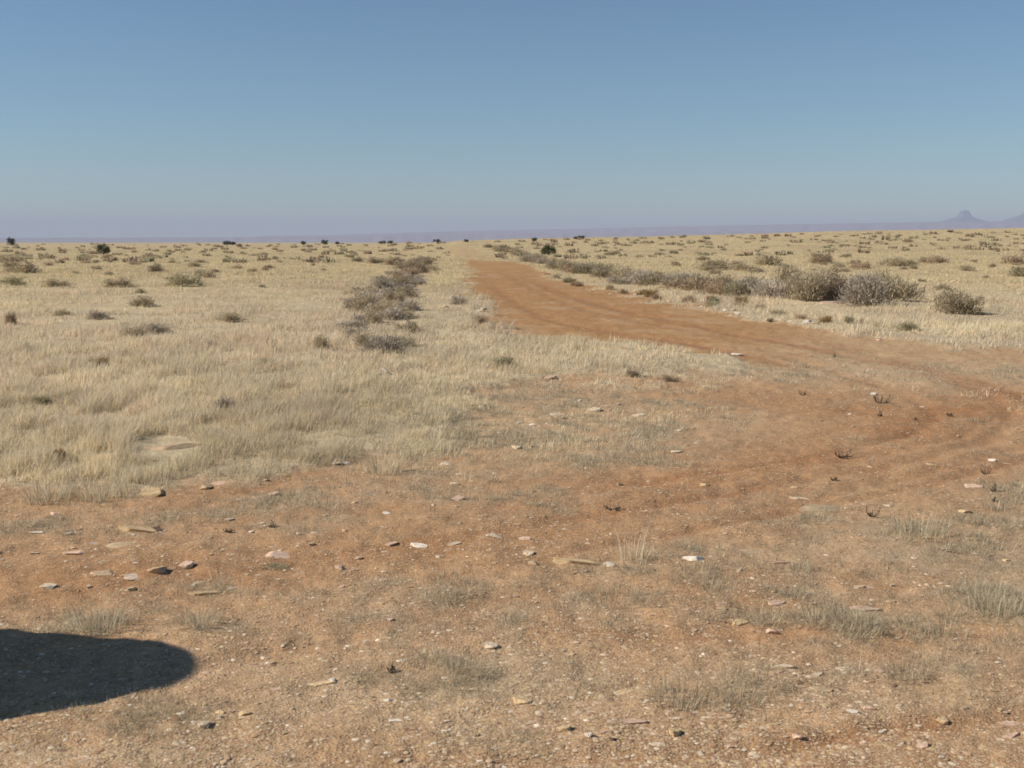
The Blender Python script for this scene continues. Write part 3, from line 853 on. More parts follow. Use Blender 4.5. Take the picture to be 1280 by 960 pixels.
def shrub_meshes(seed, palette, h=1.0, wd=1.25, ntw=1500, leaf=.045, flat=1.0, upright=.6):
    """unit shrub: stems (tubes) and foliage (clumped thin twigs and leaves)"""
    rs = np.random.default_rng(seed); rp = random.Random(seed)
    b_ = bmesh.new(); tips = []
    for k in range(rp.randint(13, 18)):
        az = rp.uniform(0, 6.283); out = rp.uniform(.15, 1.0) ** .8 * wd * .5; top = h * (rp.uniform(.6, 1.0)) * math.sqrt(max(.1, 1 - (out / (wd * .56)) ** 2 * .8))
        p0 = Vector((math.cos(az) * .05, math.sin(az) * .05, -.03)); p3 = Vector((math.cos(az) * out, math.sin(az) * out, top * .88))
        pts = [p0.lerp(p3, s) + Vector((rp.uniform(-.03, .03), rp.uniform(-.03, .03), .10 * math.sin(s * 3.1) * top - .04 * (1 - s))) for s in (0, .3, .6, .85, 1)]
        tube_pts(b_, pts, .016, .005, 4); tips.append((pts[-1], pts[-2])); tips.append((pts[3], pts[2])); tips.append((pts[2], pts[1])); tips.append((pts[2], pts[1])); tips.append((pts[1] * 1.25, pts[0])); tips.append((Vector((pts[3].x, pts[3].y, pts[3].z * .45)), pts[1])); tips.append((Vector((pts[4].x, pts[4].y, pts[4].z * .2)), pts[0]))
    sm = bpy.data.meshes.new('stems'); b_.to_mesh(sm); b_.free(); sm.materials.append(M_WOOD)
    nt_ = len(tips)
    T0 = np.array([tuple(t_[0]) for t_ in tips]); D0 = np.array([tuple((t_[0] - t_[1]).normalized()) for t_ in tips])
    ci = rs.integers(0, nt_, ntw)
    cen = T0[ci] + rs.normal(0, .10, (ntw, 3)) * np.array([1.1, 1.1, .8])
    d = D0[ci] * .7 + rs.normal(0, .45, (ntw, 3)) + np.array([0, 0, upright])
    d /= np.linalg.norm(d, axis=1)[:, None]
    ln = rs.uniform(.5, 1.5, ntw)[:, None] * leaf * 1.7
    side = np.cross(d, rs.normal(0, 1, (ntw, 3))); side /= np.linalg.norm(side, axis=1)[:, None] + 1e-9
    w_ = (leaf * .19 * rs.uniform(.5, 1.6, ntw))[:, None]
    low = cen[:, 2] < .02; cen[low, 2] = rs.uniform(.02, .15, low.sum())
    V = np.stack([cen - side * w_, cen + side * w_, cen + d * ln + side * w_ * .4, cen + d * ln - side * w_ * .4], 1).reshape(-1, 3)
    V[:, 2] = np.maximum(V[:, 2], -.02) * flat
    o = (np.arange(ntw) * 4)[:, None]; Q = np.concatenate([o, o + 1, o + 2, o + 3], 1)
    pal = np.array(palette) * 1.3; cc = rs.uniform(.75, 1.25, nt_)
    C = pal[rs.integers(0, len(pal), ntw)] * cc[ci][:, None] * rs.uniform(.8, 1.2, ntw)[:, None]
    fm = mesh_from('foliage', V, Q, colors=np.repeat(C, 4, 0), mat=M_SHRUB)
    return fm, sm

P_GREY = [(.37, .30, .20), (.31, .25, .17), (.42, .34, .23), (.29, .25, .15)]
P_OLIVE = [(.29, .26, .16), (.33, .29, .18), (.25, .22, .13), (.38, .33, .22)]
P_BROWN = [(.31, .23, .16), (.37, .28, .19), (.25, .19, .13), (.40, .31, .20)]
P_SILV = [(.38, .32, .25), (.33, .28, .22), (.42, .36, .28), (.29, .25, .19)]
P_RUST = [(.30, .20, .08), (.24, .15, .07), (.34, .26, .11), (.18, .12, .06)]
KINDS = {'grey': (P_GREY, 'grey brown'), 'olive': (P_OLIVE, 'olive'), 'brown': (P_BROWN, 'brown'), 'silver': (P_SILV, 'silvery grey'), 'rust': (P_RUST, 'rust coloured')}
slib = {}
for i, (k, (pal, _w)) in enumerate(KINDS.items()):
    for q_ in range(3):
        slib[(k, q_)] = shrub_meshes(50 + i * 10 + q_, pal, ntw=3300, leaf=.05, upright=.7 if k != 'rust' else .4)
small = {}
for (k, q_), (fm, sm) in slib.items():       # far copies: twigs and leaves in one mesh
    rs = random.Random(hash((k, q_)) % 1000)
    fm2, sm2 = shrub_meshes(900 + q_ * 7 + len(small), KINDS[k][0], ntw=1300, leaf=.08)
    bb = bmesh.new(); bb.from_mesh(fm2)
    me = bpy.data.meshes.new('shrub'); bb.to_mesh(me); bb.free(); me.materials.append(M_SHRUB)
    small[(k, q_)] = me

def gz_at(x, y):
    z0, uu, vv, rd, yd, br, sp_ = fields(np.array([x]), np.array([y]))
    return float(ground_full(np.array([x]), np.array([y]), br)[0])

n_shrub = 0
def put_shrub(u, v, wpx, hpx, kind, label, group=None, parts=True, name='shrub'):
    global n_shrub
    x, y = ray_ground(u, v); z = gz_at(x, y); d = math.hypot(x, y)
    W = wpx / F * d / (1.3 if parts else 1.45); H = hpx / F * d / 0.95
    n_shrub += 1
    q_ = random.randrange(3)
    if parts:
        root = bpy.data.objects.new(name, None); COL.objects.link(root); root.empty_display_size = .1
        fm, sm = slib[(kind, q_)]
        link('foliage', fm, root); link('stems', sm, root)
    else:
        root = link(name, small[(kind, q_)])
    root.location = (x, y, z - .01)
    root.scale = (W, W * random.uniform(.8, 1.1), H)
    root.rotation_euler = (0, 0, random.uniform(0, 6.28))
    tag(root, label, 'shrub', group)
    return root

HS = [  # hero shrubs: u, v of the foot, width, height in px, kind, label
    (1190, 394, 66, 33, 'grey', 'large round grey brown shrub standing alone at the right of the shrub row'),
    (1078, 385, 60, 42, 'silver', 'big silvery shrub in front of the right shrub row, dark at its foot'),
    (1118, 374, 40, 28, 'olive', 'olive shrub at the right end of the big shrub row'),
    (1045, 377, 42, 34, 'brown', 'dark brown shrub above the orange rock mound'),
    (1015, 378, 56, 36, 'grey', 'wide grey shrub left of the orange rock mound'),
    (985, 366, 52, 32, 'grey', 'tall grey shrub at the top of the big row'),
    (1090, 366, 56, 26, 'grey', 'grey shrub behind the big silvery shrub'),
    (960, 376, 46, 28, 'silver', 'silvery shrub left of the wide grey shrub in the big row'),
    (1030, 362, 50, 26, 'grey', 'grey shrub peeking over the back of the big row'),
    (930, 373, 46, 26, 'olive', 'olive grey shrub where the big row turns to the road'),
    (905, 370, 44, 25, 'grey', 'grey shrub in the row beside the road, behind a rusty clump'),
    (880, 366, 44, 24, 'grey', 'grey shrub in the row above two rusty clumps'),
    (855, 361, 42, 20, 'silver', 'silvery shrub in the middle of the roadside row'),
    (832, 358, 38, 18, 'grey', 'low grey shrub in the middle of the roadside row'),
    (805, 355, 40, 18, 'silver', 'pale silvery shrub above the small brown clump on the road edge'),
    (780, 351, 38, 18, 'grey', 'grey shrub in the narrowing part of the roadside row'),
    (757, 346, 36, 17, 'olive', 'greenish shrub in the narrowing part of the roadside row'),
    (734, 343, 34, 16, 'olive', 'greenish grey shrub right of the dark juniper'),
    (712, 340, 32, 16, 'grey', 'grey shrub just below the dark juniper'),
    (694, 334, 28, 13, 'grey', 'grey shrub at the left of the dark juniper'),
    (676, 330, 26, 11, 'grey', 'grey shrub on the inside of the far road bend'),
    (661, 328, 24, 10, 'silver', 'silvery shrub on the inside of the far road bend'),
    (652, 320, 22, 7, 'grey', 'small grey shrub near the head of the roadside row'),
    (640, 315, 20, 6, 'brown', 'brownish shrub near the head of the roadside row'),
    (624, 312, 18, 6, 'grey', 'grey shrub next to the head of the roadside row'),
    (610, 310, 14, 5, 'olive', 'dark olive shrub at the very head of the roadside row'),
    (1133, 415, 26, 13, 'olive', 'small dark olive clump in the grass at the bend of the road'),
    (1077, 407, 14, 7, 'brown', 'small brown tuft by the line of stones'),
    (950, 390, 16, 10, 'brown', 'small dark brown clump on the road edge right of the rusty clumps'),
    (925, 381, 20, 11, 'rust', 'small rusty clump on the right road edge, right one of two'),
    (890, 380, 18, 10, 'rust', 'small rusty clump on the right road edge, left one of two'),
    (813, 372, 26, 11, 'rust', 'orange brown mound of dry weed on the right road edge'),
    (779, 367, 12, 7, 'brown', 'tiny dark brown clump on the right road edge'),
    (720, 357, 14, 6, 'rust', 'tiny rusty clump on the far right road edge'),
    (709, 354, 12, 7, 'olive', 'tiny olive clump on the far right road edge'),
    (963, 403, 10, 5, 'brown', 'tiny brown tuft in the dirt at the road edge'),
    # left row
    (480, 444, 62, 24, 'silver', 'loose silvery shrub, nearest of the row left of the road'),
    (455, 438, 40, 19, 'grey', 'grey shrub behind the left side of the nearest silvery shrub'),
    (508, 436, 36, 15, 'olive', 'olive grey shrub at the right of the nearest silvery shrub'),
    (404, 441, 26, 22, 'grey', 'dark twiggy shrub alone in grass left of the row'),
    (458, 392, 42, 24, 'grey', 'dark grey shrub at the left of the second clump of the row'),
    (482, 398, 42, 26, 'grey', 'grey brown shrub in the middle of the second clump of the row'),
    (470, 408, 34, 20, 'grey', 'grey shrub at the foot of the second clump of the row'),
    (494, 380, 34, 18, 'grey', 'grey shrub at the upper right of the second clump of the row'),
    (478, 366, 34, 18, 'silver', 'pale shrub between the second and the far dark clump'),
    (500, 361, 38, 18, 'grey', 'grey shrub at the foot of the far dark clump'),
    (512, 352, 40, 18, 'brown', 'brown shrub low in the far dark clump'),
    (520, 343, 38, 16, 'brown', 'brown shrub high in the far dark clump'),
    (508, 338, 36, 14, 'grey', 'grey shrub high at the left in the far dark clump'),
    (528, 333, 34, 12, 'grey', 'grey shrub at the top of the far dark clump'),
    (492, 332, 30, 11, 'brown', 'brown shrub left of the top of the far dark clump'),
    (470, 330, 26, 9, 'grey', 'small grey shrub far left of the far dark clump'),
    (447, 328, 16, 8, 'grey', 'small dark shrub alone left of the far dark clump'),
    (630, 464, 34, 17, 'olive', 'yellow olive shrub in the tall grass beside the road'),
    (835, 478, 26, 9, 'brown', 'low dark brown tuft at the right foot of the grass bank'),
    (790, 473, 26, 10, 'brown', 'low brown twigs in the grass bank near its right end'),
    (600, 404, 26, 10, 'brown', 'brown twigs on the crumbling left road bank'),
    (575, 383, 22, 14, 'silver', 'silvery weeds by white stones at the left verge'),
    (165, 428, 40, 18, 'grey', 'grey shrub in the open grass at the left'),
    (196, 420, 36, 14, 'silver', 'pale shrub right behind the grey shrub in the open left grass'),
    (335, 461, 26, 13, 'olive', 'dark twiggy clump alone in the middle of the left grass'),
    (280, 517, 34, 18, 'silver', 'wispy grey clump in the tall grass above the boulder slab'),
    (50, 510, 24, 14, 'olive', 'small olive clump in the tall grass near the left edge'),
    (14, 408, 14, 16, 'brown', 'dark reddish brown stalky weed near the left edge'),
    (125, 463, 24, 14, 'rust', 'reddish dry weed beside the dark stone in the left grass'),
    (75, 578, 14, 18, 'rust', 'small red brown weed in the tall grass near the left edge'),
    (344, 710, 40, 7, 'olive', 'low dark green clump on gravel below the broad pinkish slab'),
    (150, 360, 36, 13, 'grey', 'wide low shrub in the left grass below the rounded juniper'),
    (176, 368, 14, 7, 'olive', 'small dark shrub below the wide low shrub'),
    (72, 360, 30, 11, 'grey', 'low grey shrub left of the wide low shrub'),
]
for s_ in HS:
    put_shrub(*s_)

# plain scattered shrubs; these are single small meshes
def scatter(u0, v0, u1, v1, cnt, wpx, kinds, phrase, pw=1.0):
    for k in range(cnt):
        u_ = random.uniform(u0, u1)
        v_ = v0 + (v1 - v0) * random.random() ** pw
        hor = float(np.interp(u_, _HX, _HY))
        v_ = v_ + (hor - 303) * (1 if v_ < 335 else .5)
        kd = random.choice(kinds)
        if float(fbm(np.array([u_ / 70.0]), np.array([v_ / 7.0]), 133, 2)[0]) < .5 - .12 * random.random() and random.random() < .8:
            u_ = random.uniform(u0, u1); u_ = u_ if float(fbm(np.array([u_ / 70.0]), np.array([v_ / 7.0]), 133, 2)[0]) > .48 else random.uniform(u0, u1)
        sc_ = (.55 + .45 * (v_ - hor) / 40.0)
        wp = wpx * sc_ * min(1.9, random.lognormvariate(-.3, .45))
        o = put_shrub(u_, v_, wp, wp * random.uniform(.28, .44), kd, 'x', 'small shrubs ' + phrase, parts=False)
        pool(o, u_, KINDS[kd][1] + ' shrub', phrase)
def row(pts, cnt, wpx, hpx, kinds, phrase, jit):
    xs = [p[0] for p in pts]; 
    for k in range(cnt):
        t_ = (k + random.random()) / cnt * (len(pts) - 1); i_ = int(t_); f_ = t_ - i_
        u_ = pts[i_][0] * (1 - f_) + pts[i_ + 1][0] * f_; v_ = pts[i_][1] * (1 - f_) + pts[i_ + 1][1] * f_
        sc_ = min(1.35, (v_ - 290) / 70.0)
        u_ += random.uniform(-jit, jit) * sc_; v_ += random.uniform(-2.5, 2.5) * sc_
        kd = random.choice(kinds)
        o = put_shrub(u_, v_, wpx * sc_ * random.uniform(.8, 1.2), hpx * sc_ * random.uniform(.75, 1.15), kd, 'x', 'low shrubs ' + phrase, parts=False)
        pool(o, u_, KINDS[kd][1] + ' shrub', phrase)
row([(612, 311), (654, 320), (690, 335), (740, 346), (800, 357), (870, 366), (930, 373)], 30, 44, 16, ['grey', 'grey', 'silver', 'brown'], 'filling the right roadside hedge', 10)
row([(930, 372), (1000, 374), (1060, 374), (1125, 378)], 10, 40, 24, ['grey', 'grey', 'silver'], 'filling the big row', 16)
row([(535, 326), (518, 340), (500, 358), (482, 380), (474, 400), (474, 425)], 32, 32, 12, ['silver', 'silver', 'silver', 'grey'], 'filling the left roadside row', 32)
row([(690, 346), (760, 364), (860, 378), (960, 396), (1070, 411)], 14, 15, 7, ['rust', 'brown', 'olive', 'brown'], 'on the right road verge', 8)
scatter(-40, 306, 440, 322, 26, 13, ['grey', 'brown', 'olive', 'grey'], 'far out on left plain')
scatter(-40, 322, 440, 345, 44, 22, ['grey', 'grey', 'brown', 'olive'], 'midway on left plain')
scatter(-40, 345, 400, 410, 12, 22, ['grey', 'silver', 'olive'], 'in nearer left grass', 1.4)
scatter(700, 306, 1320, 326, 10, 12, ['grey', 'brown', 'olive'], 'far up the right rise')
scatter(840, 334, 1320, 349, 46, 24, ['grey', 'grey', 'brown'], 'in band behind big row')
scatter(1140, 352, 1320, 372, 6, 20, ['grey', 'olive'], 'in grass right of big row')
label_pool()
def far_brush():
    n_ = 640; Vs, Ts, Cs = [], [], []; off = 0
    for k in range(n_):
        if k % 2: u_ = random.uniform(-60, 560); v_ = 304.2 + 26 * random.random() ** 1.6
        else:
            u_ = random.uniform(620, 1340); v_ = 304.2 + 26 * random.random() ** 1.3 + (float(np.interp(u_, _HX, _HY)) - 303)
        x, y = ray_ground(u_, v_); d = math.hypot(x, y)
        if d > 900: continue
        z = gz_at(x, y); W = random.uniform(.5, 1.4) * (.6 + d / 400); H = W * random.uniform(.35, .55)
        m_ = 26; a = rng.uniform(0, 6.283, m_); q_ = np.sqrt(rng.uniform(0, 1, m_)) * .5
        cx_ = x + np.cos(a) * q_ * W; cy_ = y + np.sin(a) * q_ * W
        hh_ = H * np.sqrt(1 - (q_ * 1.6) ** 2 * .9) * rng.uniform(.6, 1.1, m_)
        pal = np.array(random.choice([P_GREY, P_OLIVE, P_BROWN]))[rng.integers(0, 4, m_)] * 1.1
        V, T, C = blades(cx_, cy_, 0 * cx_ + z - .02, hh_, np.full(m_, W * .22), a, np.abs(rng.normal(.35, .2, m_)), pal, True)
        Vs.append(V); Ts.append(T + off); Cs.append(C); off += len(V)
    tag(link('far_brush', mesh_from('far_brush', np.vstack(Vs), np.vstack(Ts), colors=np.vstack(Cs), mat=M_SHRUB)), 'tiny far specks of grey brown brush dotting the plain up to the skyline', 'brush', kind='stuff')
far_brush()
print('shrubs', n_shrub)

# ------------------------------------------------------------------ junipers on the skyline
def juniper_meshes(seed):
    rs = np.random.default_rng(seed); rp = random.Random(seed)
    b_ = bmesh.new(); tips = []
    trunk = [Vector((0, 0, -.1)), Vector((.03, .02, .25)), Vector((-.02, .03, .5)), Vector((.02, 0, .8))]
    tube_pts(b_, trunk, .10, .05, 7)
    for k in range(16):
        az = rp.uniform(0, 6.283); base = trunk[rp.randint(0, 3)]
        e = rp.uniform(0, 1); out = .62 * math.sqrt(max(0, 1 - (e - .25) ** 2 * 1.2)) * rp.uniform(.6, 1.0)
        p3 = Vector((math.cos(az) * out, math.sin(az) * out, .16 + e * .80))
        pts = [base.lerp(p3, s) + Vector((rp.uniform(-.02, .02), rp.uniform(-.02, .02), .05 * math.sin(3.1 * s))) for s in (0, .35, .7, 1)]
        tube_pts(b_, pts, .03, .008, 5); tips += [pts[-1], pts[-2]]
    tm = bpy.data.meshes.new('trunk'); b_.to_mesh(tm); b_.free(); tm.materials.append(M_WOOD)
    n_ = 3200; ci = rs.integers(0, len(tips), n_)
    T0 = np.array([tuple(t_) for t_ in tips])
    cen = T0[ci] + rs.normal(0, .095, (n_, 3))
    d = rs.normal(0, 1, (n_, 3)) + np.array([0, 0, .8]); d /= np.linalg.norm(d, axis=1)[:, None]
    side = np.cross(d, rs.normal(0, 1, (n_, 3))); side /= np.linalg.norm(side, axis=1)[:, None]
    V = np.stack([cen - side * .018, cen + side * .018, cen + d * .08], 1).reshape(-1, 3)
    T = np.arange(n_ * 3).reshape(-1, 3)
    pal = np.array([(.075, .085, .035), (.055, .065, .03), (.10, .11, .045), (.085, .08, .04)])
    C = pal[rs.integers(0, 4, n_)] * rs.uniform(.7, 1.3, len(tips))[ci][:, None]
    return mesh_from('crown', V, T, colors=np.repeat(C, 3, 0), mat=M_JUNIPER), tm
jl = [juniper_meshes(s) for s in (1, 2, 3)]
JUN = [(129, 319, 15, 14, 'rounded green juniper standing on the left plain below the skyline', 170),
       (14, 305, 9, 9, 'small dark juniper on the skyline at the left edge', 0),
       (284, 304, 11, 5, 'low spreading juniper on the left skyline, first of a close pair', 0),
       (291, 304, 8, 4, 'low spreading juniper on the left skyline, second of a close pair', 0),
       (379, 304, 8, 5, 'small juniper on the skyline, leftmost of three in the middle left', 0),
       (406, 305, 9, 6, 'small round juniper on the skyline, middle of three in the middle left', 0),
       (422, 304, 6, 4, 'tiny juniper on the skyline, rightmost of three in the middle left', 0),
       (478, 303, 10, 4, 'low dark juniper on the skyline above the left shrub row', 0),
       (488, 303, 9, 4, 'low dark juniper touching another on the skyline above the left shrub row', 0),
       (546, 302, 10, 5, 'dark juniper on the skyline left of the end of the road', 0),
       (583, 301, 6, 4, 'tiny juniper on the skyline right above the end of the road', 0),
       (686, 319, 22, 12, 'dark green juniper behind the roadside shrub row', 0),
       (725, 299, 15, 5, 'flat dark juniper on the skyline right of the road', 0),
       (668, 302, 8, 5, 'small grey green juniper on the skyline above the roadside row', 0),
       (1188, 291, 7, 3, 'tiny juniper on the skyline below the lone butte', 0)]
for i, (u, v, wp, hp, lb, _) in enumerate(JUN):
    hor = float(np.interp(u, _HX, _HY))
    x, y = ray_ground(u, max(v, hor + (1.6 if v < 307 else 0)))
    if math.hypot(x, y) > 700: s = 700 / math.hypot(x, y); x *= s; y *= s
    d = math.hypot(x, y)
    root = bpy.data.objects.new('juniper_tree', None); COL.objects.link(root)
    cm, tm = jl[i % 3]
    link('crown', cm, root); link('trunk', tm, root)
    root.location = (x, y, gz_at(x, y) - .02)
    root.scale = (wp / F * d / 1.3, wp / F * d / 1.3, hp / F * d / 1.05)
    root.rotation_euler = (0, 0, i * 1.3)
    tag(root, lb, 'tree')

# ------------------------------------------------------------------ small dark weeds, grass tufts, stick
M_WEED = simple_mat('dark_weed_stalk', (.15, .11, .07), var=.3)
M_PALE = simple_mat('bleached_wood', (.62, .54, .45), var=.15)
def weed(u, v, wpx, hpx, style, label):
    x, y = ray_ground(u, v); z = gz_at(x, y); d = math.hypot(x, y)
    W = wpx / F * d * .9; H = hpx / F * d * .85
    rp = random.Random(int(u * 7 + v))
    b_ = bmesh.new()
    if style == 'horns':
        sets = [(-.5, 1), (.5, 1), (-.3, .35), (.3, .3)]
    elif style == 'fan':
        sets = [(-.5, .9), (-.3, .7), (-.1, .8), (.2, .75), (.42, 1), (.5, .3)]
    elif style == 'stalk':
        sets = [(0.02, 1), (.12, .75), (-.1, .5), (.4, .2), (-.35, .25)]
    if style != 'bush': sets = sets + [(rp.uniform(-.4, .4), rp.uniform(.15, .7)) for _ in range(4)]
    else:
        sets = [(rp.uniform(-.5, .5), rp.uniform(.4, 1)) for _ in range(14)]
    for fx, fz in sets:
        dy = rp.uniform(-.3, .3) * W
        p3 = Vector((fx * W, dy, fz * H)); p0 = Vector((fx * W * .15, 0, -.004))
        pts = [p0, Vector((fx * W * .62, dy * .5, fz * H * .12 + .004)), Vector((fx * W * .92, dy * .8, fz * H * .5)), p3]
        th = max(.004, W * (.018 if style == 'bush' else .028))
        tube_pts(b_, pts, th, th * .45, 5)
        for q_ in range(3):                                   # curled dry leaves along the stalk
            c = pts[1].lerp(pts[3], rp.uniform(.1, 1)); e_ = Vector((rp.uniform(-1, 1), rp.uniform(-1, 1), rp.uniform(0, 1))) * th * 4
            s_ = Vector((rp.uniform(-1, 1), rp.uniform(-1, 1), 0)) * th * 1.6
            b_.faces.new([b_.verts.new(c - s_), b_.verts.new(c + s_), b_.verts.new(c + e_)])
    me = bpy.data.meshes.new('dead_weed'); b_.to_mesh(me); b_.free(); me.materials.append(M_WEED)
    o = link('dead_weed', me); o.location = (x, y, z)
    tag(o, label, 'weed')
WEEDS = [(1054, 571, 28, 12, 'fan', 'dark branching weed like spread antlers on the orange dirt'),
         (1090, 644, 18, 16, 'horns', 'dark U shaped horned weed at the right of the yard'),
         (1100, 504, 36, 14, 'bush', 'scrubby dark weed next to a white stone on the road bend'),
         (1100, 520, 9, 11, 'stalk', 'short upright dark weed below the scrubby one on the bend'),
         (1003, 495, 10, 9, 'fan', 'small dark weed on the dirt left of the scrubby one'),
         (1043, 447, 8, 9, 'stalk', 'tiny upright dark weed in the middle of the dirt road'),
         (765, 636, 24, 7, 'fan', 'low dark crooked weed in the middle of the yard'),
         (1042, 602, 10, 6, 'bush', 'tiny dark weed below the antler shaped one'),
         (1242, 614, 12, 14, 'stalk', 'dark stalk weed by the pinkish flat stone at the right edge'),
         (1243, 628, 8, 8, 'stalk', 'stubby dark weed in the grey tuft at the right edge'),
         (1233, 592, 16, 9, 'fan', 'low dark crooked weed at the right edge of the dirt'),
         (1145, 525, 7, 7, 'stalk', 'tiny red brown stalk on the orange bend'),
         (1187, 521, 8, 5, 'bush', 'tiny dark tuft on the orange bend right of the brown stalk'),
         (490, 838, 14, 12, 'stalk', 'short forked pale brown twig near the yellowish flat stone'),
         (340, 658, 14, 9, 'stalk', 'small dark twig standing on the grey strip at the left'),
         (285, 664, 12, 7, 'fan', 'small curled weed right of the ochre slab')]
for w_ in WEEDS: weed(*w_)

def grass_tuft(u, v, wpx, hpx, colr, label, nb=90, lean=.35, group=None):
    x, y = ray_ground(u, v); z = gz_at(x, y); d = math.hypot(x, y)
    W = wpx / F * d; H = hpx / F * d
    if colr == GR: H *= .72; W *= 1.25
    a = rng.uniform(0, 6.283, nb); q_ = np.sqrt(rng.uniform(0, 1, nb)) * W * .38
    C = np.array(colr)[None] * rng.uniform(.7, 1.25, nb)[:, None]
    V, T, C = blades(np.cos(a) * q_, np.sin(a) * q_, 0 * a - .004, H * rng.uniform(.35, 1.1, nb), np.maximum(.0028, .0005 * d) * rng.uniform(.7, 1.3, nb), a + rng.normal(0, .5, nb), np.abs(rng.normal(lean, .25, nb)), C, True)
    o = link('grass_tuft', mesh_from('grass_tuft', V, T, colors=C, mat=M_GRASS)); o.location = (x, y, z)
    tag(o, label, 'grass tuft', group)
SG = (.56, .49, .34); ST = (.72, .61, .42); GR = (.53, .44, .30)
TUFTS = [(792, 702, 60, 50, ST, 'pale tall wispy tuft left of the bright white lumpy stone', 60, .3),
         (125, 782, 80, 46, SG, 'straw tuft just above the vehicle shadow', 120, .5),
         (845, 875, 80, 38, GR, 'grey green tuft near the bottom right of centre', 200, .4),
         (930, 876, 50, 20, GR, 'dark low tuft right of the grey green tuft', 140, .6),
         (1150, 672, 80, 28, SG, 'pale green grey tuft right of the horned weed', 170, .35),
         (1245, 636, 34, 24, GR, 'grey green tuft holding a stubby dark weed at the right edge', 90, .4),
         (1245, 765, 80, 32, SG, 'tall grey straw tuft at the right edge', 220, .3),
         (1180, 790, 60, 26, GR, 'grey tuft left of the tall straw tuft at the right edge', 140, .5),
         (965, 778, 70, 20, GR, 'grey tuft at the left end of the grass ridge', 200, .7),
         (1020, 781, 70, 22, GR, 'grey tuft in the left half of the grass ridge', 220, .7),
         (1075, 784, 70, 22, GR, 'grey tuft in the right half of the grass ridge', 220, .7),
         (1130, 790, 70, 18, GR, 'grey tuft at the right end of the grass ridge', 200, .7),
         (60, 624, 70, 26, SG, 'bleached low tuft at the edge of the tall grass on the left', 200, .5),
         (125, 622, 60, 24, SG, 'pale curly tuft at the grass edge left of the big ochre slab', 200, .6),
         (480, 590, 60, 30, ST, 'straw tuft on the red soil at the grass edge', 160, .45),
         (250, 780, 60, 22, SG, 'low straw tuft right above the vehicle shadow', 120, .6),
         (560, 728, 50, 18, GR, 'low grey tuft in the centre of the gravel', 120, .6),
         (770, 748, 90, 22, GR, 'spreading grey tuft under the tall wispy one', 200, .7),
         (1130, 845, 60, 24, GR, 'grey tuft among the slabs at the lower right', 140, .5),
         (1000, 712, 40, 16, SG, 'small straw tuft in the bare patch at the right', 90, .5)]
for (u, v, wp, hp, c_, lb, nb_, ln_) in TUFTS: grass_tuft(u, v, wp, hp, c_, lb, nb_, ln_)

x, y = ray_ground(484, 476); d = math.hypot(x, y)
b_ = bmesh.new(); tube_pts(b_, [(-.06, 0, .12), (0, -.02, .07), (.05, -.01, .03), (.10, -.03, .0)], .022, .014, 6)
me = bpy.data.meshes.new('stick'); b_.to_mesh(me); b_.free(); me.materials.append(M_PALE)
o = link('stick', me); o.location = (x, y, gz_at(x, y) + .02); tag(o, 'short bleached stick leaning in the grass beside a round white stone', 'stick')

# ------------------------------------------------------------------ the parked vehicle whose shadow falls into the picture
M_PAINT = simple_mat('dark_green_car_paint', (.03, .05, .045), rough=.3, spec=.5, var=.03, noise_scale=3)
M_GLASS = simple_mat('dark_glass', (.015, .018, .02), rough=.05, spec=.6, var=.02)
M_RUBBER = simple_mat('tyre_rubber', (.02, .02, .02), rough=.9)
M_RIM = simple_mat('wheel_metal', (.5, .5, .5), rough=.35, metal=.9, var=.05)
M_LAMP = simple_mat('red_lamp_plastic', (.35, .01, .01), rough=.25, spec=.5, var=.05)
def se_ring(cx, hx, hy, p, z, n_=56):
    out = []
    for k in range(n_):
        a = 2 * math.pi * k / n_; c, s = math.cos(a), math.sin(a)
        out.append((cx + hx * math.copysign(abs(c) ** (2 / p), c), hy * math.copysign(abs(s) ** (2 / p), s), z))
    return out
def loft(name, rings, mat, parent, cap=True):
    b_ = bmesh.new(); L_ = [[b_.verts.new(p) for p in r_] for r_ in rings]; n_ = len(rings[0])
    for a_, c_ in zip(L_[:-1], L_[1:]):
        for k in range(n_):
            f = b_.faces.new((a_[k], a_[(k + 1) % n_], c_[(k + 1) % n_], c_[k])); f.smooth = True
    if cap: b_.faces.new(L_[-1]); b_.faces.new(L_[0][::-1])
    me = bpy.data.meshes.new(name); b_.to_mesh(me); b_.free(); me.materials.append(mat)
    return link(name, me, parent)
CAR_TIP_X, CAR_Y, CAR_ROT = -3.57, 3.99, 9.0
car = bpy.data.objects.new('parked_car', None); COL.objects.link(car)
tag(car, 'dark green hatchback parked beyond the left edge, its roof shadow falling on the gravel', 'car')
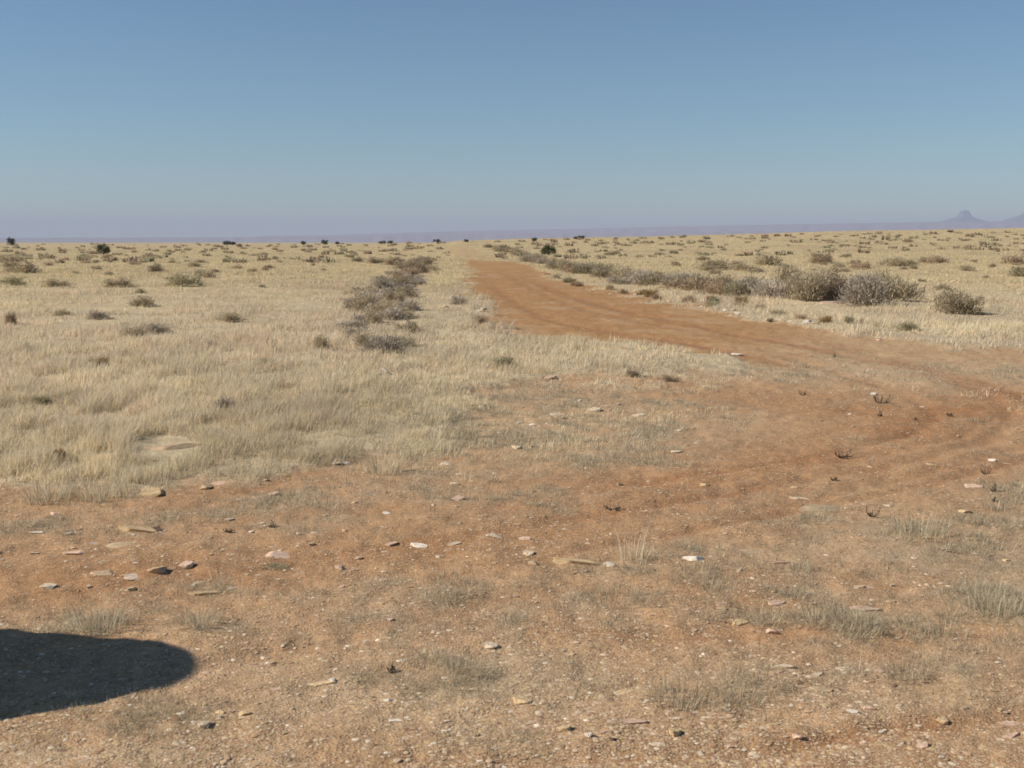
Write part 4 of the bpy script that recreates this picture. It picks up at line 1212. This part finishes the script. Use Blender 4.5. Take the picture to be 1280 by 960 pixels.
# car frame: rear end at x=0, nose towards -x
loft('body', [se_ring(-2.1, 1.98, .74, 5, .28), se_ring(-2.1, 2.06, .82, 5, .42), se_ring(-2.1, 2.10, .85, 4.5, .62), se_ring(-2.1, 2.07, .83, 4, .82), se_ring(-2.08, 1.98, .76, 3.6, .95), se_ring(-2.05, 1.85, .66, 3.4, 1.0)], M_PAINT, car)
cab = loft('cabin', [se_ring(-1.45, 1.42, .70, 3.6, .96), se_ring(-1.36, 1.28, .60, 3.2, 1.25), se_ring(-1.30, 1.18, .51, 2.9, 1.5), se_ring(-1.28, 1.10, .45, 2.6, 1.64), se_ring(-1.26, .98, .38, 2.4, 1.74), se_ring(-1.24, .6, .23, 2.2, 1.80)], M_PAINT, car)
def band(z0, z1, k0, k1, name):
    """one window pane: a strip of the cabin side standing 4 mm proud"""
    def ring_at(z):
        S = [(.96, -1.45, 1.42, .70, 3.6), (1.25, -1.36, 1.28, .60, 3.2), (1.5, -1.30, 1.18, .51, 2.9)]
        for (za, ca, xa, ya, pa), (zb, cb, xb, yb, pb) in zip(S[:-1], S[1:]):
            if z <= zb:
                s = (z - za) / (zb - za); m_ = lambda q1, q2: q1 + (q2 - q1) * s
                return se_ring(m_(ca, cb), m_(xa, xb) + .005, m_(ya, yb) + .005, m_(pa, pb), z)
    b_ = bmesh.new(); zs = [z0, 1.25, z1]; rows = []
    for z in zs:
        rg = ring_at(z); rows.append([b_.verts.new(rg[k % 56]) for k in range(k0, k1 + 1)])
    for a_, c_ in zip(rows[:-1], rows[1:]):
        for k in range(len(a_) - 1): b_.faces.new((a_[k], a_[k + 1], c_[k + 1], c_[k]))
    me = bpy.data.meshes.new(name); b_.to_mesh(me); b_.free(); me.materials.append(M_GLASS); link(name, me, car)
band(1.02, 1.47, -5, 5, 'rear_window'); band(1.02, 1.47, 23, 33, 'windscreen')
for a0, a1 in ((8, 13), (14, 20), (36, 42), (43, 48)): band(1.02, 1.47, a0, a1, 'side_window')
def wheel(x, y):
    b_ = bmesh.new(); bmesh.ops.create_cone(b_, cap_ends=True, segments=32, radius1=.32, radius2=.32, depth=.2)
    bmesh.ops.bevel(b_, geom=[e for e in b_.edges if e.is_boundary or len(e.link_faces) == 2 and e.calc_face_angle(0) > 1], offset=.03, segments=2)
    bmesh.ops.rotate(b_, verts=b_.verts, cent=(0, 0, 0), matrix=Matrix.Rotation(math.pi / 2, 3, 'X'))
    me = bpy.data.meshes.new('tyre'); b_.to_mesh(me); b_.free(); me.materials.append(M_RUBBER)
    wr = link('wheel', me, car); wr.location = (x, y, .32)
    b_ = bmesh.new(); bmesh.ops.create_cone(b_, cap_ends=True, segments=24, radius1=.2, radius2=.17, depth=.215)
    bmesh.ops.rotate(b_, verts=b_.verts, cent=(0, 0, 0), matrix=Matrix.Rotation(math.pi / 2, 3, 'X'))
    me = bpy.data.meshes.new('rim'); b_.to_mesh(me); b_.free(); me.materials.append(M_RIM); link('rim', me, wr)
for wx_ in (-.85, -3.35):
    for wy_ in (-.76, .76): wheel(wx_, wy_)
for sy in (-1, 1):
    b_ = bmesh.new(); bmesh.ops.create_cube(b_, size=1)
    for v_ in b_.verts: v_.co = Vector((v_.co.x * .12 - .20, v_.co.y * .2 + sy * .60, v_.co.z * .14 + .78))
    bmesh.ops.bevel(b_, geom=b_.edges[:], offset=.02, segments=2)
    me = bpy.data.meshes.new('tail_light'); b_.to_mesh(me); b_.free(); me.materials.append(M_LAMP); link('tail_light', me, car)
car.location = (CAR_TIP_X, CAR_Y, .01); car.rotation_euler = (0, 0, R(CAR_ROT))
